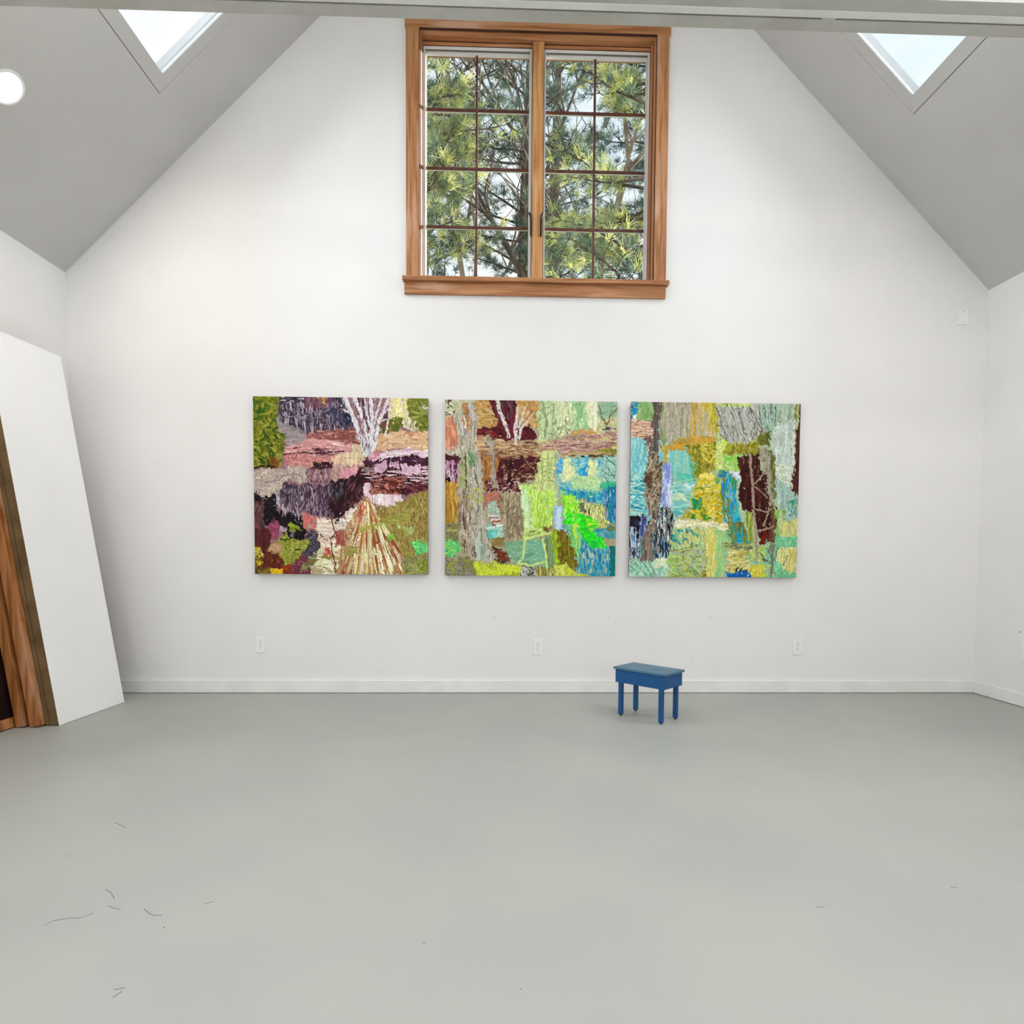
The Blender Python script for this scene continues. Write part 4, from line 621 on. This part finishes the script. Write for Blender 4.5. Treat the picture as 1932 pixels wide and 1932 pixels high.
# ---------------- paintings ----------------
def hang(fn,name,x0,x1,z0,z1,label,sc):
    p=scumble(fn(),sc); n=p.n; D=.038
    c=np.clip(p.c,0,1); lin=np.where(c<=.04045,c/12.92,((c+.055)/1.055)**2.4)*PAINT_GAIN
    g=(np.arange(n))/(n-1); xs=(g-.5)*(x1-x0); zs=(1-g)*(z1-z0)
    X,Z=np.meshgrid(xs,zs); h=np.clip(p.h,0,1.4)*.0004; h[0]=h[-1]=0; h[:,0]=h[:,-1]=0
    co=np.stack([X,-D-h,Z],-1).reshape(-1,3)
    i=np.arange(n*n).reshape(n,n); f=np.stack([i[:-1,:-1],i[1:,:-1],i[1:,1:],i[:-1,1:]],-1).reshape(-1,4)
    me=bpy.data.meshes.new('canvas'); me.vertices.add(len(co)); me.vertices.foreach_set('co',co.ravel().astype(np.float32))
    me.loops.add(f.size); me.loops.foreach_set('vertex_index',f.ravel().astype(np.int32)); me.polygons.add(len(f)); me.polygons.foreach_set('loop_start',np.arange(0,f.size,4).astype(np.int32)); me.polygons.foreach_set('loop_total',np.full(len(f),4,np.int32))
    me.update(); me.validate()
    at=me.color_attributes.new('paint','FLOAT_COLOR','POINT'); a=np.ones((n*n,4),np.float32); a[:,:3]=lin.reshape(-1,3); at.data.foreach_set('color',a.ravel())
    r=empty(name,((x0+x1)/2,0,z0)); tag(r,label,'painting',group='paintings in a row on the gable wall')
    link('painted_canvas',me,M_paint,r)
    W=(x1-x0)/2; H=z1-z0
    MB().box(-W,W,-D+.0005,-.012,0,H).build('canvas_edge',M_pedge,r)
    for q in (-W+.03,W-.07): MB().box(q,q+.04,-.012,-.0005,.03,H-.03).build('stretcher_bar',M_bar,r)
PAINT_GAIN=.98
hang(painting_one,'painting',-1.966,-.757,.849,2.0785,'square abstract painting in plum, pink and olive with a white branching tree, leftmost of three',2000)
hang(painting_two,'painting',-.638,.571,.8455,2.0737,'square abstract painting with grey trunks, bright green and turquoise patches, middle of the three',1800)
hang(painting_three,'painting',.670,1.880,.8425,2.0762,'square abstract painting in aqua and yellow with a dark brown slab, rightmost of the three',1800)
# ---------------- wall plates ----------------
def outlet(x,z,label,deco=False):
    r=empty('electrical_outlet',(x,0,z)); tag(r,label,'outlet',group='electrical outlets on the gable wall')
    MB().box(-.035,.035,-.006,0,-.057,.057).build('cover_plate',M_plastic,r,bevel=.0018)
    for s in (1,-1):
        f=MB().cyl((0,-.006,s*.0195),(0,-1,0),.0165,.0022,20).build('receptacle',M_plastic,r)
        MB().box(-.008,-.0055,-.0088,-.008,s*.0195+.001,s*.0195+.009).box(.0055,.008,-.0088,-.008,s*.0195+.001,s*.0195+.009).cyl((0,-.008,s*.0195-.007),(0,-1,0),.0028,.0008,10).build('socket_slots',M_slotp,f)
    MB().cyl((0,-.006,0),(0,-1,0),.003,.001,10).build('screw',M_slotp,r)
outlet(-1.9455,.3453,'white electrical outlet on the wall below the plum and pink painting')
outlet(.0253,.3342,'white electrical outlet on the wall below the middle painting')
outlet(1.9191,.3381,'white electrical outlet on the wall right of the blue stool')
r=tag(empty('blank_cover_plate',(3.058,0,2.714)),'small blank white cover plate high on the wall by the right corner','cover plate')
MB().box(-.036,.036,-.009,0,-.052,.052).build('plate',M_plastic,r,bevel=.002); 
for s in (1,-1): MB().cyl((0,-.009,s*.040),(0,-1,0),.0035,.001,10).build('screw',M_slotp,r)
r=tag(empty('wall_notice',(XR,-.495,.405)),'small white card on the right wall above the baseboard, cut by the frame','card')
tl=lambda v:(v[0],v[1]+v[2]*.11,v[2])
MB().box(-.010,0,-.10,.083,-.098,.098,tl).build('card',M_plastic,r,bevel=.001); MB().cyl((-.010,.088,.094),(-1,0,0),.005,.003,10).build('pin',M_slotp,r)
# ---------------- recessed lamps ----------------
def can(sd,s,y,label):
    c=slope(sd,s,y); n=Vector((-sd,0,-1)).normalized()
    r=empty('recessed_lamp',c); tag(r,label,'ceiling lamp',group='recessed lamps in the sloped ceiling')
    b=MB(); nn=32; u=n.orthogonal().normalized(); v=n.cross(u); k=0
    prof=[(.092,0),(.090,.006),(.080,.007),(.074,.002)]
    for rr,t in prof: b.V+=[n*t+(u*math.cos(a)+v*math.sin(a))*rr for a in [2*PI*i/nn for i in range(nn)]]
    for q in range(len(prof)-1): b.F+=[(q*nn+i,q*nn+(i+1)%nn,(q+1)*nn+(i+1)%nn,(q+1)*nn+i) for i in range(nn)]
    b.build('trim_ring',M_white,r,smooth=True)
    MB().cyl(n*.0015,n,.077,.0015,32).build('lamp_lens',M_lens,r)
    l=bpy.data.lights.new('lamp_light','AREA'); l.shape='DISK'; l.size=.15; l.energy=CAN_POWER; l.color=(1,.93,.85); o=bpy.data.objects.new('lamp_light',l); COL.objects.link(o)
    o.parent=r; o.location=n*.009; o.rotation_euler=n.to_track_quat('-Z','Y').to_euler()
CS=(XR-2.79)*Q
can(-1,CS,-1.10,'round recessed lamp glowing in the left ceiling slope near the gable wall')
for sd in (-1,1):
    for y in (-1.6,-3.4,-5.7):
        if (sd,y)!=(-1,-1.6): can(sd,CS,y,'round recessed lamp in the %s ceiling slope, %s'%('left' if sd<0 else 'right','just outside the right edge of the view' if y==-1.6 else 'between the beam and the camera' if y==-3.4 else 'behind the camera'))
# ---------------- blue stool ----------------
r=tag(empty('step_stool',(.5023,-.6416,0),-.8058),'small bright blue painted wooden stool standing on the grey floor','stool')
a,bb=.2848,.1647; hz=.305
for x,y in ((0,0),(a,0),(0,bb),(a,bb)):
    l=MB().box(x-.0125,x+.0125,y-.0125,y+.0125,.009,hz-.02).build('leg',M_blue,r,bevel=.002)
    MB().cyl((x,y,0),(0,0,1),.0085,.010,14,r2=.0095).build('foot_glide',M_black,l)
cx_,cy_=a/2,bb/2; LX,LY=.172,.102
ap=MB()
ap.box(cx_-LX,cx_+LX,cy_-LY,cy_-LY+.014,hz-.096,hz-.014).box(cx_-LX,cx_+LX,cy_+LY-.014,cy_+LY,hz-.096,hz-.014).box(cx_-LX,cx_-LX+.014,cy_-LY+.014,cy_+LY-.014,hz-.096,hz-.014).box(cx_+LX-.014,cx_+LX,cy_-LY+.014,cy_+LY-.014,hz-.096,hz-.014)
ap.build('apron',M_blue,r)
t=MB().box(cx_-LX-.012,cx_+LX+.012,cy_-LY-.010,cy_+LY+.010,hz-.014,hz).build('top',M_bluetop,r,bevel=.003); t['label']='worn greyish-blue stool top'
# ---------------- canvases leaning on the left wall ----------------
O=Vector((-2.7685,-.8807,0)); e1=Vector((.0322,.5911,0)).normalized(); up=Vector((-.374,.0,2.265)).normalized(); up=(up-e1*up.dot(e1)).normalized(); nn=e1.cross(up).normalized()
if nn.x<0: nn=-nn
def LP(u,v,t): return O+e1*u+up*v-nn*t    # t goes back towards the wall
def lean(u0,u1,v0,v1,t0,t1,b=None):
    b=b or MB(); lift=.0
    b.hexa([LP(u0,v0,t1),LP(u1,v0,t1),LP(u1,v0,t0),LP(u0,v0,t0),LP(u0,v1,t1),LP(u1,v1,t1),LP(u1,v1,t0),LP(u0,v1,t0)]); return b
def rest(t): return up_off+t*abs(nn.z)/up.z
up_off=.002
def sub(root,o): o.matrix_parent_inverse=Matrix.Translation(-root.location); return o
r=tag(empty('tall_canvas',LP(.3,0,0)),'tall blank white canvas leaning on the left wall, frontmost of the stack','canvas')
sub(r,lean(.015,.592,rest(0),2.29,0,.004).build('canvas_face',M_canvas,r,bevel=.001)); sub(r,lean(.016,.591,rest(.052),2.289,.004,.052).build('canvas_edge',M_edge,r))
r=tag(empty('thin_panel',LP(.3,0,.05)),'thin brown-edged panel directly behind the tall white canvas','panel')
sub(r,lean(.010,.58,rest(.074),2.05,.055,.074).build('panel_board',M_edge,r))
r=tag(empty('stretcher_frame',LP(.3,0,.09)),'thick bare wood stretcher frame just behind the thin panel','stretcher frame')
def strf(root,u0,u1,h,t0,t1,w):
    v0=rest(t1)
    sub(root,lean(u0,u0+w,v0,h,t0,t1).build('side_bar',M_bar,root,bevel=.002)); sub(root,lean(u1-w,u1,v0,h,t0,t1).build('side_bar',M_bar,root,bevel=.002))
    sub(root,lean(u0+w,u1-w,v0,v0+w,t0,t1).build('bottom_bar',M_bar,root)); sub(root,lean(u0+w,u1-w,h-w,h,t0,t1).build('top_bar',M_bar,root))
strf(r,-.03,.53,1.80,.078,.136,.05)
r=tag(empty('stretcher_frame',LP(.3,0,.16)),'narrower bare wood stretcher frame behind the thick one, near the floor','stretcher frame')
strf(r,-.04,.5,1.40,.158,.208,.05)
r=tag(empty('framed_canvas',LP(.3,0,.22)),'large dark canvas in an orange wood frame, rearmost of the stack by the left wall','canvas')
v0=rest(.246)
sub(r,lean(-.30,-.21,v0,1.2,.216,.246).build('side_bar',M_bar,r,bevel=.002)); sub(r,lean(.36,.45,v0,1.2,.216,.246).build('side_bar',M_bar,r,bevel=.002)); sub(r,lean(-.21,.36,v0,v0+.055,.216,.246).build('bottom_bar',M_bar,r,bevel=.002)); sub(r,lean(-.21,.36,1.15,1.2,.216,.246).build('top_bar',M_bar,r))
sub(r,lean(-.21,.36,v0+.055,1.15,.232,.240).build('dark_canvas',M_back,r))
# ---------------- small marks on floor and wall ----------------
def mark(pts,wd):
    b=MB()
    for (p,q) in zip(pts[:-1],pts[1:]):
        d=Vector((q[0]-p[0],q[1]-p[1],0)); n=Vector((-d.y,d.x,0)).normalized()*wd/2
        b.hexa([(p[0]-n.x,p[1]-n.y,.0),(q[0]-n.x,q[1]-n.y,.0),(q[0]+n.x,q[1]+n.y,.0),(p[0]+n.x,p[1]+n.y,.0),(p[0]-n.x,p[1]-n.y,.0004),(q[0]-n.x,q[1]-n.y,.0004),(q[0]+n.x,q[1]+n.y,.0004),(p[0]+n.x,p[1]+n.y,.0004)])
    return b
for pts in MARKS: mark(pts,.0022).build('scuff_mark',M_scuff,fl)
for x,z,k in SPOTS: MB().cyl((x,0,z),(0,-1,0),.004*k,.0015,8,r2=.002*k).build('paint_speck',M_trim if k>1 else M_scuff,wb)
# ---------------- outside ----------------
tag(MB().box(-40,40,.2,70,-.5,-.3).build('ground',M_ground),kind=ST)
random.seed(5)
def tufts(pts,seed,cols,nl,L,wd):
    rs=np.random.RandomState(seed); P=np.array([tuple(p) for p,_ in pts]); D=np.array([tuple(d) for _,d in pts]); n=len(P)
    d=rs.normal(size=(n,nl,3)); d/=np.linalg.norm(d,axis=2,keepdims=True); d=d*.9+D[:,None,:]*.9; d/=np.linalg.norm(d,axis=2,keepdims=True)
    ln=L*rs.uniform(.6,1.2,(n,nl,1)); q=rs.normal(size=(n,nl,3)); s=np.cross(d,q); s/=np.linalg.norm(s,axis=2,keepdims=True)+1e-9; s*=wd/2
    base=P[:,None,:]+rs.normal(size=(n,nl,3))*L*.12; tip=base+d*ln
    V=np.stack([base-s,base+s,tip+s*.45,tip-s*.45],2).reshape(-1,3)
    m=n*nl; me=bpy.data.meshes.new('foliage'); me.vertices.add(4*m); me.vertices.foreach_set('co',V.ravel().astype(np.float32)); me.loops.add(4*m); me.loops.foreach_set('vertex_index',np.arange(4*m,dtype=np.int32)); me.polygons.add(m); me.polygons.foreach_set('loop_start',np.arange(0,4*m,4,dtype=np.int32)); me.polygons.foreach_set('loop_total',np.full(m,4,np.int32)); me.update()
    C=np.array([srgb(*c)[:3] for c in cols]); ci=rs.randint(0,len(C),n); c=C[ci][:,None,None,:]*rs.uniform(.8,1.2,(n,nl,1,1)); c=np.broadcast_to(c,(n,nl,4,3)).reshape(-1,3)
    a=np.ones((4*m,4),np.float32); a[:,:3]=c; at=me.color_attributes.new('leaf','FLOAT_COLOR','POINT'); at.data.foreach_set('color',a.ravel()); return me
def pine(x,y,H,z0,reach,nb,label,cols,seed,dens=1.0,lean=0,aim=None,barkm=None,lowbare=0):
    rd=random.Random(seed); r=empty('pine_tree',(x,y,-.3)); tag(r,label,'tree',group='trees outside the gable window')
    tr=[(lean*t*t*H*.1+.06*math.sin(t*9+seed),.05*math.cos(t*7+seed),t*H) for t in [i/9 for i in range(10)]]
    MB().tube(tr,[.16*(1-.82*i/9)*H/10+.012 for i in range(10)],8).build('trunk',barkm or M_bark,r,smooth=True)
    def tp(z): 
        k=min(max(z/H*9,0),8.999); i=int(k); f=k-i; return Vector(tr[i]).lerp(Vector(tr[i+1]),f)
    b=MB(); pts=[]
    for i in range(nb):
        z=z0+(H-z0)*(i+rd.random())/nb; a=rd.uniform(0,2*PI) if (aim is None or rd.random()<.35) else aim+rd.gauss(0,.7)
        L=reach*(1-.6*(z-z0)/(H-z0))*rd.uniform(.6,1.15); p=tp(z); d=Vector((math.cos(a),math.sin(a),rd.uniform(-.05,.35))).normalized()
        P=[p]; q=p.copy()
        for k in range(6):
            d=(d+Vector((rd.gauss(0,.13),rd.gauss(0,.13),rd.gauss(.03,.09)))).normalized(); q=q+d*L/6; P.append(q.copy())
            if k>0:
                for sg in (1,-1):
                    sd_=Vector((-d.y*sg,d.x*sg,rd.uniform(-.2,.35))).normalized()*.8+d*.6; sl_=L*rd.uniform(.12,.32); e=q+sd_*sl_*.5+Vector((0,0,rd.uniform(-.03,.05))); e2=q+sd_*sl_
                    b.tube([q,e,e2],[.010,.007,.004],4)
                    if z-z0<lowbare and rd.random()<.75: continue
                    for m in range(int(5*dens+rd.random())):
                        f=rd.uniform(.25,1.05); c=q.lerp(e2,f)+Vector((rd.gauss(0,.05),rd.gauss(0,.05),rd.gauss(0,.04))); pts.append((c,(sd_+Vector((0,0,.35))).normalized()))
        b.tube(P,[.030,.026,.022,.018,.014,.010,.006],5)
    b.build('branches',barkm or M_bark,r)
    if pts: link('foliage',tufts(pts,seed,cols,16,.15,.010),M_needle,r)
DG=[(112,134,124),(92,116,110),(128,148,126),(76,102,98),(100,108,104)]; MG=[(148,166,130),(122,146,122),(172,182,140),(104,128,112)]; YG=[(236,236,150),(214,220,140),(246,244,180),(176,190,130)]  # dark and mid greens greyed to include the haze outside
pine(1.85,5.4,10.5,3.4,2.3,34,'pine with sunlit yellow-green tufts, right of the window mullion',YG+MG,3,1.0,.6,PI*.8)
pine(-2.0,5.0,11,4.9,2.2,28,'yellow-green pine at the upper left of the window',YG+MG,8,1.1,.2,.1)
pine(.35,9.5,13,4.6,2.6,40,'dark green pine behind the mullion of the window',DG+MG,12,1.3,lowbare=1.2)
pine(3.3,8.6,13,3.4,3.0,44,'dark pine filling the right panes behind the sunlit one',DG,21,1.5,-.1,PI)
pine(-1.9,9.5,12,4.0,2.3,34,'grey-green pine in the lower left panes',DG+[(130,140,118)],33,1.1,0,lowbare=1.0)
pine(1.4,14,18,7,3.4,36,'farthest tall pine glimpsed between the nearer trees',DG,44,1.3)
def bare(x,y,H,label,seed,m=None):
    rd=random.Random(seed); r=empty('bare_tree',(x,y,-.3)); tag(r,label,'tree',group='trees outside the gable window'); b=MB()
    def grow(p,d,L,R,dep):
        P=[p]; q=p
        for k in range(4):
            d=(d+Vector((rd.gauss(0,.10),rd.gauss(0,.10),rd.gauss(.03,.05)))).normalized(); q=q+d*L/4; P.append(q)
            if dep>0 and k>0:
                for _ in range(2 if dep>1 else 1):
                    s=Vector((rd.gauss(0,1),rd.gauss(0,1),rd.uniform(.0,.9))).normalized(); grow(q,(d*.7+s*.75).normalized(),L*rd.uniform(.4,.62),R*.5,dep-1)
        b.tube(P,[R*(1-.13*i) for i in range(5)],5)
    t=[(0,0,0),(.03,.02,H*.28)]; b.tube(t,[.10,.085],8); grow(Vector(t[1]),Vector((rd.gauss(0,.1),0,1)).normalized(),H*.62,.08,3)
    b.build('trunk_and_branches',m or M_bark,r)
bare(-1.15,7.2,9,'bare grey tree with thin crossing branches behind the left sash',61)
bare(-.55,8.2,10,'slender leafless tree left of the mullion',65,M_barklit)
bare(1.15,7.6,9.5,'leafless tree with pale sunlit branches behind the right sash',71,M_barklit)
bare(-1.55,8.8,10,'leafless tree nearest the left edge of the window',81)
bare(.25,6.9,9.5,'thin leafless tree close beside the mullion',87)
